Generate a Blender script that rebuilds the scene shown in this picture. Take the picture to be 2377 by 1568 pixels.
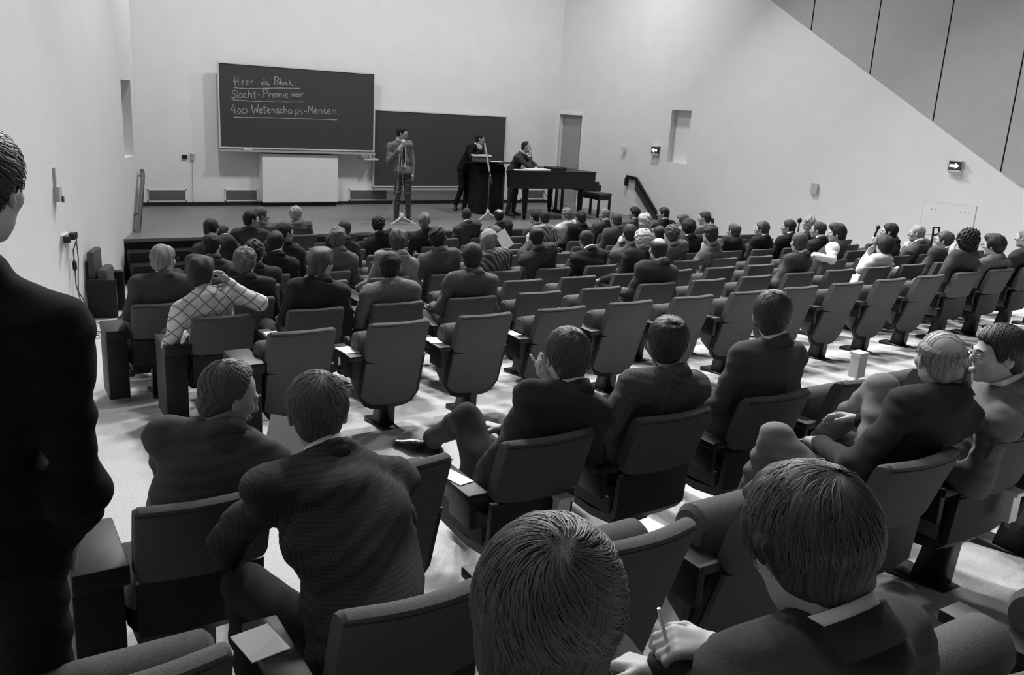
import bpy, bmesh, math, random
import numpy as np
from mathutils import Vector, Matrix

random.seed(7)
np.random.seed(7)
for o in list(bpy.data.objects):
    bpy.data.objects.remove(o)
scene = bpy.context.scene
COL = scene.collection
PI = math.pi
RAD = math.radians

# ------------------------------------------------------------------ camera
F_PX, W_PX = 2000.0, 2377.0
CAM_Z = 2.83
p_, y_, r_ = RAD(14.776), RAD(32.854), RAD(3.309)
fwd = Vector((math.sin(y_) * math.cos(p_), math.cos(y_) * math.cos(p_), -math.sin(p_)))
rgt = Vector((math.cos(y_), -math.sin(y_), 0))
upv = rgt.cross(fwd)
R_ = rgt * math.cos(r_) + upv * math.sin(r_)
U_ = -rgt * math.sin(r_) + upv * math.cos(r_)
cam = bpy.data.cameras.new('camera')
cam.sensor_fit = 'HORIZONTAL'
cam.sensor_width = 36.0
cam.lens = F_PX / W_PX * 36.0
cam.clip_start = 0.05
cam.clip_end = 200
cam_o = bpy.data.objects.new('camera', cam)
COL.objects.link(cam_o)
cam_o.matrix_world = Matrix(((R_.x, U_.x, -fwd.x, 0), (R_.y, U_.y, -fwd.y, 0), (R_.z, U_.z, -fwd.z, CAM_Z), (0, 0, 0, 1)))
scene.camera = cam_o

# ------------------------------------------------------------------ world, lamps, exposure
world = bpy.data.worlds.new('world')
scene.world = world
world.use_nodes = True
world.node_tree.nodes['Background'].inputs[0].default_value = (0.5, 0.5, 0.5, 1)
world.node_tree.nodes['Background'].inputs[1].default_value = 0.02
vs = scene.view_settings
vs.view_transform = 'Standard'
vs.look = 'None'
vs.exposure = 0.0
vs.gamma = 1.0
vs.use_curve_mapping = False

CEIL_Z = 7.4
scene.cycles.max_bounces = 4
scene.cycles.diffuse_bounces = 3
scene.cycles.glossy_bounces = 2
scene.cycles.transmission_bounces = 2
scene.cycles.transparent_max_bounces = 2
scene.cycles.caustics_reflective = False
scene.cycles.caustics_refractive = False


def ceiling_lamp(x, y, power, size=0.6, tilt_x=0.0, tilt_y=0.0, spread=150):
    l = bpy.data.lights.new('ceiling_lamp', 'AREA')
    l.shape = 'DISK'
    l.size = size
    l.energy = power
    l.spread = RAD(spread)
    o = bpy.data.objects.new('ceiling_lamp', l)
    o.location = (x, y, CEIL_Z - 0.06)
    o.rotation_euler = (RAD(tilt_x), RAD(tilt_y), 0)
    COL.objects.link(o)
    return o


# rows of round downlights in the hall's ceiling (above the frame)
for lx in (3.8, 7.5, 10.9):
    ceiling_lamp(lx, 14.0, 112, tilt_x=14)
    ceiling_lamp(lx, 12.6, 260, tilt_x=-38, spread=125)
    ceiling_lamp(lx, 9.6, 260, tilt_x=-38, spread=125)
    ceiling_lamp(lx, 6.6, 200, tilt_x=-38, spread=125)
for lx in (0.8, 4.4, 8.2):
    ceiling_lamp(lx, 3.3, 75, tilt_x=-48, spread=92)

# ------------------------------------------------------------------ materials (all neutral: a black-and-white place)
MATS = {}


def mat(name, v, rough=0.7, kind=None, scale=60.0, amt=0.25, bump=0.0, spec=0.3, metal=0.0, v2=None, emit=0.0):
    key = (name, round(v, 3), kind)
    if key in MATS:
        return MATS[key]
    m = bpy.data.materials.new(name)
    m.use_nodes = True
    nt = m.node_tree
    b = nt.nodes['Principled BSDF']
    b.inputs['Base Color'].default_value = (v, v, v, 1)
    b.inputs['Roughness'].default_value = rough
    b.inputs['Specular IOR Level'].default_value = spec
    b.inputs['Metallic'].default_value = metal
    if emit:
        b.inputs['Emission Color'].default_value = (1, 1, 1, 1)
        b.inputs['Emission Strength'].default_value = emit
    N, Lk = nt.nodes.new, nt.links.new

    def ramp(src, lo, hi, a=0.3, c=0.7):
        r = N('ShaderNodeValToRGB')
        r.color_ramp.elements[0].position = a
        r.color_ramp.elements[1].position = c
        r.color_ramp.elements[0].color = (lo, lo, lo, 1)
        r.color_ramp.elements[1].color = (hi, hi, hi, 1)
        Lk(src, r.inputs[0])
        return r.outputs[0]

    tc = N('ShaderNodeTexCoord')
    if kind == 'noise':
        n = N('ShaderNodeTexNoise')
        n.inputs['Scale'].default_value = scale
        n.inputs['Detail'].default_value = 4
        Lk(tc.outputs['Object'], n.inputs['Vector'])
        Lk(ramp(n.outputs['Fac'], v * (1 - amt), v * (1 + amt)), b.inputs['Base Color'])
        if bump:
            bm = N('ShaderNodeBump')
            bm.inputs['Strength'].default_value = bump
            bm.inputs['Distance'].default_value = 0.004
            Lk(n.outputs['Fac'], bm.inputs['Height'])
            Lk(bm.outputs[0], b.inputs['Normal'])
    elif kind in ('plaid', 'check'):
        mp = N('ShaderNodeMapping')
        mp.inputs['Rotation'].default_value = (0.0, 0.0, 0.0) if kind == 'check' else (RAD(10), RAD(42), 0)
        Lk(tc.outputs['Object'], mp.inputs['Vector'])
        facs = []
        for ax in ('X', 'Z'):
            w = N('ShaderNodeTexWave')
            w.wave_type = 'BANDS'
            w.bands_direction = ax
            w.inputs['Scale'].default_value = scale
            w.inputs['Distortion'].default_value = 0.6
            w.inputs['Detail'].default_value = 1.0
            Lk(mp.outputs[0], w.inputs['Vector'])
            facs.append(w.outputs['Fac'])
        mx = N('ShaderNodeMath')
        mx.operation = 'MAXIMUM' if kind == 'plaid' else 'MULTIPLY'
        Lk(facs[0], mx.inputs[0])
        Lk(facs[1], mx.inputs[1])
        if kind == 'plaid':
            Lk(ramp(mx.outputs[0], v, v * 0.3, 0.94, 0.985), b.inputs['Base Color'])
        else:
            Lk(ramp(mx.outputs[0], v * 0.75, v * 1.4, 0.1, 0.5), b.inputs['Base Color'])
    elif kind == 'stripe':
        w = N('ShaderNodeTexWave')
        w.wave_type = 'BANDS'
        w.bands_direction = 'DIAGONAL'
        w.inputs['Scale'].default_value = scale
        w.inputs['Distortion'].default_value = 2.5
        Lk(tc.outputs['Object'], w.inputs['Vector'])
        Lk(ramp(w.outputs['Fac'], v * 0.35, v * 1.6, 0.3, 0.8), b.inputs['Base Color'])
    elif kind == 'hair':
        at = N('ShaderNodeAttribute')
        at.attribute_name = 'flow'
        n = N('ShaderNodeTexNoise')
        n.inputs['Scale'].default_value = 1.0
        n.inputs['Detail'].default_value = 5
        n.inputs['Roughness'].default_value = 0.65
        Lk(at.outputs['Vector'], n.inputs['Vector'])
        Lk(ramp(n.outputs['Fac'], v * 0.25, v * 2.6, 0.34, 0.74), b.inputs['Base Color'])
        bm = N('ShaderNodeBump')
        bm.inputs['Strength'].default_value = 0.55
        bm.inputs['Distance'].default_value = 0.006
        Lk(n.outputs['Fac'], bm.inputs['Height'])
        Lk(bm.outputs[0], b.inputs['Normal'])
    MATS[key] = m
    return m


M_WALL = mat('plaster_wall', 0.80, 0.85, 'noise', 2.5, 0.02)
M_CEIL = mat('ceiling_paint', 0.22, 0.9)
M_FLOOR = mat('pale_carpet', 0.52, 0.95, 'noise', 170, 0.22, 0.5)
M_STAGE = mat('stage_floor', 0.19, 0.4, 'noise', 9, 0.12)
M_DARK = mat('dark_paint', 0.018, 0.5)
M_SEAT = mat('seat_fabric', 0.10, 0.95, 'noise', 420, 0.35, 0.4, spec=0.1)
M_SHELL = mat('seat_shell', 0.013, 0.55)
M_ARM = mat('armrest_wood', 0.009, 0.5)
M_STEEL = mat('black_steel', 0.012, 0.4)
M_CHROME = mat('pale_metal', 0.7, 0.35, spec=0.5)
M_PAPER = mat('paper', 0.85, 0.8)
M_BOARD = mat('blackboard', 0.052, 0.75, 'noise', 30, 0.15)
M_CHALK = mat('chalk', 0.34, 1.0)
M_TRIM = mat('board_trim', 0.62, 0.5)
M_GREYP = mat('grey_panel', 0.45, 0.8, 'noise', 3, 0.03)
M_GRILLE = mat('grille', 0.17, 0.7)
M_DOOR = mat('door_leaf', 0.34, 0.6)
M_PIANO = mat('piano_lacquer', 0.010, 0.34, spec=0.3)
M_BASEB = mat('baseboard', 0.16, 0.6)
M_SKIN = mat('skin', 0.36, 0.55, 'noise', 40, 0.06, spec=0.35)
M_SHIRT = mat('white_shirt', 0.85, 0.9)
M_SHOE = mat('shoe_leather', 0.012, 0.3, spec=0.5)
M_LIGHTBOX = mat('sign_dark_face', 0.06, 0.5)
M_SIGN = mat('lit_arrow', 0.9, 0.5, emit=1.6)


def cloth(kind, v):
    if kind == 'plaid':
        return mat('plaid_shirt', v, 0.9, 'plaid', 4.6)
    if kind == 'check':
        return mat('checked_tweed', v, 0.95, 'check', 34.0)
    if kind == 'stripe':
        return mat('striped_knit', v, 0.95, 'stripe', 9.0)
    if kind == 'tweed':
        return mat('tweed_cloth', v, 0.95, 'noise', 230, 0.75, 0.5, spec=0.1)
    return mat('wool_cloth', v, 0.92, 'noise', 260, 0.14, 0.25, spec=0.12)


# ------------------------------------------------------------------ mesh helpers
def link(o, parent=None):
    COL.objects.link(o)
    if parent:
        o.parent = parent
    return o


def mesh_obj(name, verts, faces, m, parent=None, smooth=False, loc=None):
    me = bpy.data.meshes.new(name)
    me.from_pydata([tuple(v) for v in verts], [], [tuple(f) for f in faces])
    me.update()
    if smooth:
        me.polygons.foreach_set('use_smooth', [True] * len(me.polygons))
    if m:
        me.materials.append(m)
    o = bpy.data.objects.new(name, me)
    if loc:
        o.location = loc
    return link(o, parent)


def tag(o, label=None, cat=None, group=None, kind=None):
    if label:
        o['label'] = label
    if cat:
        o['category'] = cat
    if group:
        o['group'] = group
    if kind:
        o['kind'] = kind
    return o


def empty(name, loc=(0, 0, 0), rz=0.0):
    o = bpy.data.objects.new(name, None)
    o.empty_display_size = 0.1
    o.location = loc
    o.rotation_euler = (0, 0, rz)
    return link(o)


class MB:
    """collects pieces of one part"""

    def __init__(s):
        s.v, s.f = [], []

    def add(s, v, f):
        n = len(s.v)
        s.v += [tuple(x) for x in v]
        s.f += [tuple(i + n for i in q) for q in f]
        return s

    def box(s, x0, x1, y0, y1, z0, z1, c=0.0):
        """box with optional chamfer c"""
        if c <= 0:
            v = [(x, y, z) for z in (z0, z1) for y in (y0, y1) for x in (x0, x1)]
            return s.add(v, [(0, 2, 3, 1), (4, 5, 7, 6), (0, 1, 5, 4), (2, 6, 7, 3), (0, 4, 6, 2), (1, 3, 7, 5)])
        bm = bmesh.new()
        bmesh.ops.create_cube(bm, size=1.0)
        for q in bm.verts:
            q.co = Vector(((x0 + x1) / 2 + q.co.x * (x1 - x0), (y0 + y1) / 2 + q.co.y * (y1 - y0), (z0 + z1) / 2 + q.co.z * (z1 - z0)))
        bmesh.ops.bevel(bm, geom=list(bm.edges), offset=c, segments=2, affect='EDGES', profile=0.5)
        bm.verts.index_update()
        s.add([q.co[:] for q in bm.verts], [[q.index for q in fc.verts] for fc in bm.faces])
        bm.free()
        return s

    def prism(s, poly, z0, z1):
        n = len(poly)
        v = [(x, y, z0) for x, y in poly] + [(x, y, z1) for x, y in poly]
        return s.add(v, [tuple(range(n - 1, -1, -1)), tuple(range(n, 2 * n))] + [(i, (i + 1) % n, n + (i + 1) % n, n + i) for i in range(n)])

    def tube(s, pts, r, n=8, cap=True):
        pts = [Vector(q) for q in pts]
        rs = r if isinstance(r, (list, tuple)) else [r] * len(pts)
        base = len(s.v)
        prev = None
        for i, q in enumerate(pts):
            d = (pts[min(i + 1, len(pts) - 1)] - pts[max(i - 1, 0)]).normalized()
            a = prev if prev is not None else Vector((0, 0, 1)) if abs(d.z) < 0.9 else Vector((1, 0, 0))
            a = (a - d * a.dot(d))
            if a.length < 1e-6:
                a = d.orthogonal()
            a.normalize()
            prev = a
            b = d.cross(a)
            for k in range(n):
                t = 2 * PI * k / n
                s.v.append(tuple(q + (a * math.cos(t) + b * math.sin(t)) * rs[i]))
        for i in range(len(pts) - 1):
            for k in range(n):
                s.f.append((base + i * n + k, base + i * n + (k + 1) % n, base + (i + 1) * n + (k + 1) % n, base + (i + 1) * n + k))
        if cap:
            s.f.append(tuple(base + k for k in range(n - 1, -1, -1)))
            e = base + (len(pts) - 1) * n
            s.f.append(tuple(e + k for k in range(n)))
        return s

    def lathe(s, prof, c=(0, 0, 0), n=20):
        base = len(s.v)
        for r, z in prof:
            for k in range(n):
                t = 2 * PI * k / n
                s.v.append((c[0] + r * math.cos(t), c[1] + r * math.sin(t), c[2] + z))
        for i in range(len(prof) - 1):
            for k in range(n):
                s.f.append((base + i * n + k, base + i * n + (k + 1) % n, base + (i + 1) * n + (k + 1) % n, base + (i + 1) * n + k))
        s.f.append(tuple(base + k for k in range(n - 1, -1, -1)))
        e = base + (len(prof) - 1) * n
        s.f.append(tuple(e + k for k in range(n)))
        return s

    def sweep(s, prof, xs, dy, inset):
        """closed (y,z) profile swept along x; dy(x) bends it, inset(x) shrinks it about its centroid"""
        n = len(prof)
        cy = sum(q[0] for q in prof) / n
        cz = sum(q[1] for q in prof) / n
        base = len(s.v)
        for x in xs:
            k = inset(x)
            for (y, z) in prof:
                s.v.append((x, cy + (y - cy) * k + dy(x), cz + (z - cz) * k))
        for i in range(len(xs) - 1):
            for k in range(n):
                s.f.append((base + i * n + k, base + i * n + (k + 1) % n, base + (i + 1) * n + (k + 1) % n, base + (i + 1) * n + k))
        s.f.append(tuple(base + k for k in range(n - 1, -1, -1)))
        e = base + (len(xs) - 1) * n
        s.f.append(tuple(e + k for k in range(n)))
        return s

    def build(s, name, m, parent=None, smooth=False, fix=True):
        o = mesh_obj(name, s.v, s.f, m, parent, smooth)
        if fix:
            bm = bmesh.new()
            bm.from_mesh(o.data)
            bmesh.ops.recalc_face_normals(bm, faces=list(bm.faces))
            bm.to_mesh(o.data)
            bm.free()
            if smooth:
                o.data.polygons.foreach_set('use_smooth', [True] * len(o.data.polygons))
        return o


def autosmooth(o, ang=40):
    me = o.data
    bm = bmesh.new()
    bm.from_mesh(me)
    for e in bm.edges:
        if len(e.link_faces) == 2 and e.calc_face_angle(0) > RAD(ang):
            e.smooth = False
    bm.to_mesh(me)
    bm.free()
    me.polygons.foreach_set('use_smooth', [True] * len(me.polygons))
    return o


# ------------------------------------------------------------------ the hall
FLOOR_PTS = [(-4.0, 1.78), (0.615, 1.12), (1.57, 0.977), (2.527, 0.838), (4.935, 0.693), (10.203, 0.150), (11.081, 0.07), (11.959, 0.02), (12.837, 0.0), (18.2, 0.0)]


def zf(y):
    return float(np.interp(y, [q[0] for q in FLOOR_PTS], [q[1] for q in FLOOR_PTS]))


def wl(y):
    return -2.753 + 0.34 * y


def wr(y):
    return 18.153 - 0.34 * y


STAGE_Z, STAGE_Y, BACK_Y, BEND_Y = 0.64, 13.9, 17.9, 15.3
v, f = [], []
for i, (y, z) in enumerate(FLOOR_PTS):
    v += [(wl(y) - 0.6, y, z), (wr(y) + 0.6, y, z)]
    if i:
        f.append((2 * i - 2, 2 * i - 1, 2 * i + 1, 2 * i))
tag(mesh_obj('floor', v, f, M_FLOOR), kind='structure')


def slab_wall(name, pts, z0, z1, m, th=0.15, holes=()):
    """vertical wall along plan polyline pts, thickness outward (to the left of the direction), with rectangular niches as holes (seg, s0, s1, za, zb, depth)"""
    mb = MB()
    for i in range(len(pts) - 1):
        a, b = Vector(pts[i] + (0,)), Vector(pts[i + 1] + (0,))
        d = (b - a)
        Ln = d.length
        d.normalize()
        n = Vector((-d.y, d.x, 0))
        hs = [h for h in holes if h[0] == i]
        ss = sorted({0.0, Ln} | {h[1] for h in hs} | {h[2] for h in hs})
        zs = sorted({z0, z1} | {h[3] for h in hs} | {h[4] for h in hs})

        def P(s_, z_, dep=0.0):
            q = a + d * s_ + n * dep
            return (q.x, q.y, z_)
        for j in range(len(ss) - 1):
            for k in range(len(zs) - 1):
                inside = any(h[1] <= ss[j] and ss[j + 1] <= h[2] and h[3] <= zs[k] and zs[k + 1] <= h[4] for h in hs)
                if not inside:
                    mb.add([P(ss[j], zs[k]), P(ss[j + 1], zs[k]), P(ss[j + 1], zs[k + 1]), P(ss[j], zs[k + 1])], [(0, 1, 2, 3)])
        for h in hs:
            _, s0, s1, za, zb, dep = h
            c = [P(s0, za), P(s1, za), P(s1, zb), P(s0, zb), P(s0, za, dep), P(s1, za, dep), P(s1, zb, dep), P(s0, zb, dep)]
            mb.add(c, [(0, 1, 5, 4), (1, 2, 6, 5), (2, 3, 7, 6), (3, 0, 4, 7), (4, 5, 6, 7)])
        # outer skin
        mb.add([P(0, z0, th + 0.4), P(Ln, z0, th + 0.4), P(Ln, z1, th + 0.4), P(0, z1, th + 0.4)], [(0, 1, 2, 3)])
    return tag(mb.build(name, m, fix=False), kind='structure')


LB, RB = (2.449, BEND_Y), (12.951, BEND_Y)
LC, RC = (2.89, BACK_Y), (12.51, BACK_Y)
kw = math.hypot(1, 0.34)
# left wall: rear to front; its outside is to the left
slab_wall('wall_left', [(wl(-4.0), -4.0), LB, LC], -0.1, CEIL_Z, M_WALL, holes=[(0, (14.33 + 4) * kw, (15.05 + 4) * kw, 1.80, 2.945, 0.22)])
# right wall: front to rear
sR = math.hypot(RB[0] - RC[0], BACK_Y - BEND_Y)
slab_wall('wall_right', [RC, RB, (wr(-4.0), -4.0)], -0.1, CEIL_Z, M_WALL, holes=[(0, 0.10, 0.86, STAGE_Z, 2.80, 0.16), (1, (BEND_Y - 14.57) * kw, (BEND_Y - 14.12) * kw, 1.91, 3.03, 0.20)])
slab_wall('wall_back', [LC, RC], -0.1, CEIL_Z, M_WALL)
slab_wall('wall_rear', [(wr(-4.0), -4.0), (wl(-4.0), -4.0)], 0.0, CEIL_Z, mat('rear_wall_paint', 0.14, 0.9))
tag(mesh_obj('ceiling', [(wl(-4) - 0.5, -4.5, CEIL_Z), (wr(-4) + 0.5, -4.5, CEIL_Z), (13.5, 18.4, CEIL_Z), (1.9, 18.4, CEIL_Z)], [(0, 1, 2, 3)], M_CEIL), kind='structure')


def wall_quad(side, y0, y1, z0, z1, off, th):
    """box lying on a side wall: between y0,y1 and z0,z1, from off to off+th into the room"""
    X = wl if side == 'L' else wr
    sg = 1 if side == 'L' else -1
    nx, ny = (1 / kw * sg, -0.34 / kw)
    pts = []
    for o_ in (off, off + th):
        for z in (z0, z1):
            for y in (y0, y1):
                pts.append((X(y) + nx * o_, y + ny * o_, z))
    return pts, [(0, 1, 3, 2), (4, 6, 7, 5), (0, 2, 6, 4), (1, 5, 7, 3), (0, 4, 5, 1), (2, 3, 7, 6)]


# baseboards
v, f = [], []
for i, y in enumerate([-4.0, 0.615, 1.57, 2.527, 4.935, 10.203, 11.081, 11.959, 12.837, 15.2]):
    v += [(wl(y) + 0.02, y, zf(y)), (wl(y) + 0.02, y, zf(y) + 0.115), (wl(y) - 0.02, y, zf(y) + 0.115)]
    if i:
        f += [(3 * i - 3, 3 * i, 3 * i + 1, 3 * i - 2), (3 * i - 2, 3 * i + 1, 3 * i + 2, 3 * i - 1)]
tag(mesh_obj('baseboard_left', v, f, M_BASEB), kind='structure')
v = [(wr(q[1] if False else q[0]) - 0.02 if False else wr(q[0]) - 0.02, q[0], q[1]) for q in ()]
v, f = [], []
for i, y in enumerate([-4.0, 0.615, 2.527, 4.935, 10.203, 11.081, 12.837, 15.2]):
    v += [(wr(y) - 0.02, y, zf(y)), (wr(y) - 0.02, y, zf(y) + 0.115), (wr(y) + 0.02, y, zf(y) + 0.115)]
    if i:
        f += [(3 * i - 3, 3 * i - 2, 3 * i + 1, 3 * i), (3 * i - 2, 3 * i - 1, 3 * i + 2, 3 * i + 1)]
tag(mesh_obj('baseboard_right', v, f, M_BASEB), kind='structure')
tag(MB().box(2.88, 12.52, BACK_Y - 0.03, BACK_Y + 0.02, STAGE_Z, STAGE_Z + 0.07).build('baseboard_back', M_DARK), kind='structure')

# stage platform with a low step in front of its left part
mb = MB().prism([(wl(STAGE_Y) - 0.05, STAGE_Y), (wr(STAGE_Y) + 0.05, STAGE_Y), (RB[0] + 0.05, BEND_Y), (RC[0] + 0.05, BACK_Y + 0.05), (LC[0] - 0.05, BACK_Y + 0.05), (LB[0] - 0.05, BEND_Y)], STAGE_Z - 0.05, STAGE_Z)
st = tag(mb.build('floor_stage', M_STAGE), kind='structure')
tag(MB().prism([(wl(STAGE_Y) - 0.05, STAGE_Y + 0.03), (wr(STAGE_Y) + 0.05, STAGE_Y + 0.03), (wr(STAGE_Y) + 0.05, STAGE_Y + 0.1), (wl(STAGE_Y) - 0.05, STAGE_Y + 0.1)], -0.02, STAGE_Z - 0.05).build('stage_front', M_DARK), 'black front board under the stage edge', kind='structure')
for nm, xa, xb in (('left', 2.0, 4.1), ('right', 11.5, 13.3)):
    for k in range(3):
        tag(MB().box(xa, xb, STAGE_Y - 0.28 * (3 - k) + 0.02, STAGE_Y + 0.03, 0.0 if k == 0 else 0.16 * k, 0.16 * (k + 1), 0.006).build('stage_step', M_DARK), 'black stair tread at the %s end of the stage, %s from the floor' % (nm, ('first', 'second', 'third')[k]), 'step', 'stage steps')

# upper wall panels on the right (grey, with dark seams), sloping lower edge
YA, ZA = 12.722, 5.21       # where the slope leaves the frame
YB_, ZB_ = 8.065, 2.062


def zdiag(y):
    return ZB_ + (ZA - ZB_) / (YA - YB_) * (y - YB_) if y > YB_ else ZB_


seams = [BEND_Y, 13.04, 11.874, 10.709, 9.543, 8.373, 7.205, 6.04, 4.87, 3.7]
for i in range(len(seams) - 1):
    y1, y0 = seams[i] - 0.012, seams[i + 1] + 0.012
    ys = [y1] + ([YB_] if y0 < YB_ < y1 else []) + [y0]
    nx, ny = -1 / kw, -0.34 / kw
    v, f = [], []
    n = len(ys)
    for o_ in (0.03, 0.0):
        for y in ys:
            z = zdiag(y)
            if z > CEIL_Z - 0.05:
                z = CEIL_Z - 0.05
            v += [(wr(y) + nx * o_, y + ny * o_, z), (wr(y) + nx * o_, y + ny * o_, CEIL_Z - 0.01)]
    for k in range(n - 1):
        f.append((2 * k, 2 * k + 1, 2 * k + 3, 2 * k + 2))
        a = 2 * n
        f.append((2 * k, 2 * k + 2, a + 2 * k + 2, a + 2 * k))
    f.append((0, 2 * n, 2 * n + 1, 1))
    f.append((2 * n - 2, 2 * n - 1, 4 * n - 1, 4 * n - 2))
    o = mesh_obj('wall_panel', v, f, M_GREYP, bpy.data.objects['wall_right'])
# dark seam strips behind the panel joints
for y in seams[1:]:
    v, f = wall_quad('R', y - 0.012, y + 0.012, min(zdiag(y), CEIL_Z - 0.1), CEIL_Z - 0.02, -0.01, 0.018)
    mesh_obj('panel_seam', v, f, M_DARK, bpy.data.objects['wall_right'])

# door in the right stage wall: frame, reveal leaf
d = (Vector(RB + (0,)) - Vector(RC + (0,))).normalized()
n_in = Vector((d.y, -d.x, 0))


def on_stage_wall(s_, z, off):
    q = Vector(RC + (0,)) + d * s_ + n_in * off
    return (q.x, q.y, z)


def swall_box(mb, s0, s1, z0, z1, o0, o1):
    v = [on_stage_wall(s_, z, o_) for o_ in (o0, o1) for z in (z0, z1) for s_ in (s0, s1)]
    return mb.add(v, [(0, 1, 3, 2), (4, 6, 7, 5), (0, 2, 6, 4), (1, 5, 7, 3), (0, 4, 5, 1), (2, 3, 7, 6)])


door = empty('door_1', on_stage_wall(0.48, STAGE_Z, 0))
door['kind'] = 'structure'
inv = Matrix.Translation(-Vector(door.location))
mb = MB()
swall_box(mb, 0.06, 0.10, STAGE_Z, 2.86, -0.02, 0.02)
swall_box(mb, 0.86, 0.92, STAGE_Z, 2.86, -0.02, 0.02)
swall_box(mb, 0.06, 0.92, 2.80, 2.86, -0.02, 0.021)
o = mb.build('door_frame', mat('door_frame_paint', 0.85, 0.6), door)
o.data.transform(inv)
mb = MB()
swall_box(mb, 0.10, 0.86, STAGE_Z + 0.01, 2.80, -0.15, -0.11)
o = mb.build('door_leaf', M_DOOR, door)
o.data.transform(inv)
o = MB().tube([on_stage_wall(0.8, STAGE_Z + 1.03, -0.11), on_stage_wall(0.8, STAGE_Z + 1.03, -0.06), on_stage_wall(0.68, STAGE_Z + 1.03, -0.06)], 0.009).build('door_handle', M_CHROME, door)
o.data.transform(inv)


# handrails beside the stage steps (right and left)
def handrail(side, label):
    X = wr if side == 'R' else wl
    sg = -1 if side == 'R' else 1
    root = empty('handrail', (X(15.0) + sg * 0.1, 15.0, STAGE_Z + 0.86))
    ox, oy, oz = root.location
    path = [(15.49, STAGE_Z + 0.87), (15.2, STAGE_Z + 0.85), (14.64, STAGE_Z + 0.16), (14.1, -0.02 + STAGE_Z - 0.45)]

    def px(y):
        return (X(min(y, 15.3)) + sg * 0.09) - ox
    mb = MB()
    v = []
    for (y, z) in path:
        for dx, dz in ((-0.03, -0.035), (0.03, -0.035), (0.03, 0.035), (-0.03, 0.035)):
            v.append((px(y) + dx, y - oy, z + dz - oz))
    f = [(0, 1, 2, 3), (12, 15, 14, 13)]
    for i in range(3):
        for k in range(4):
            f.append((4 * i + k, 4 * i + (k + 1) % 4, 4 * i + 4 + (k + 1) % 4, 4 * i + 4 + k))
    mb.add(v, f)
    mb.build('rail', M_STEEL, root)
    v = []
    for (y, z) in path[1:]:
        for dx, dz in ((-0.012, -0.24), (0.012, -0.24), (0.012, -0.05), (-0.012, -0.05)):
            v.append((px(y) + dx, y - oy, z + dz - oz))
    f = [(0, 1, 2, 3), (8, 11, 10, 9)]
    for i in range(2):
        for k in range(4):
            f.append((4 * i + k, 4 * i + (k + 1) % 4, 4 * i + 4 + (k + 1) % 4, 4 * i + 4 + k))
    MB().add(v, f).build('side_board', mat('rail_board', 0.05, 0.5), root)
    MB().box(px(15.49) - 0.03, px(15.49) + 0.03, 15.46 - oy, 15.52 - oy, -0.20, -0.02).build('end_drop', M_STEEL, root)
    for y in (15.35, 14.75, 14.3):
        z = float(np.interp(y, [14.1, 14.64, 15.2, 15.49], [0.17, 0.8, 1.49, 1.51])) - oz
        MB().tube([(px(y), y - oy, z - 0.02), (X(y) - ox - sg * 0.01, y - oy, z - 0.06)], 0.01, 6).build('bracket', M_STEEL, root)
    tag(root, label, 'handrail')


handrail('R', 'dark sloping handrail on the wall by the door and piano bench')
handrail('L', 'dark handrail standing out at the far end of the bare wall')


def wall_thing(name, side, y0, y1, z0, z1, th, m, label, cat, off=0.0):
    v, f = wall_quad(side, y0, y1, z0, z1, off, th)
    c = sum((Vector(q) for q in v), Vector()) / 8
    o = MB().add([Vector(q) - c for q in v], f).build(name, m)
    o.location = c
    if label:
        tag(o, label, cat)
    return o


# lit exit signs
def exit_sign(y, z, w, h, left, label):
    X = wr
    nx, ny = -1 / kw, -0.34 / kw
    root = empty('exit_sign', (X(y), y, z))
    e = Vector((0.34 / kw, -1 / kw, 0))     # along the wall toward the camera = picture right
    n = Vector((nx, ny, 0))

    def pt(a, b, c):
        return e * a + n * c + Vector((0, 0, b))
    def bx(a0, a1, b0, b1, c0, c1):
        return [pt(a, b, c) for c in (c0, c1) for b in (b0, b1) for a in (a0, a1)], [(0, 1, 3, 2), (4, 6, 7, 5), (0, 2, 6, 4), (1, 5, 7, 3), (0, 4, 5, 1), (2, 3, 7, 6)]
    MB().add(*bx(-w / 2 - 0.02, w / 2 + 0.02, h / 2, h / 2 + 0.025, 0, 0.10)).build('housing_top', M_TRIM, root)
    MB().add(*bx(-w / 2 - 0.02, w / 2 + 0.02, -h / 2 - 0.025, -h / 2, 0, 0.10)).build('housing_bottom', M_TRIM, root)
    MB().add(*bx(-w / 2, w / 2, -h / 2, h / 2, 0, 0.08)).build('sign_face', M_LIGHTBOX, root)
    s = -1 if left else 1
    a = w * 0.42
    poly = [(-a, -h * 0.16), (a * 0.15, -h * 0.16), (a * 0.15, -h * 0.34), (a, 0), (a * 0.15, h * 0.34), (a * 0.15, h * 0.16), (-a, h * 0.16)]
    v = [pt(s * q[0], q[1], 0.083) for q in poly] + [pt(s * q[0], q[1], 0.088) for q in poly]
    nn = len(poly)
    MB().add(v, [tuple(range(nn, 2 * nn)), tuple(range(nn - 1, -1, -1))] + [(i, (i + 1) % nn, nn + (i + 1) % nn, nn + i) for i in range(nn)]).build('arrow', M_SIGN, root)
    tag(root, label, 'sign')


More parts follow.
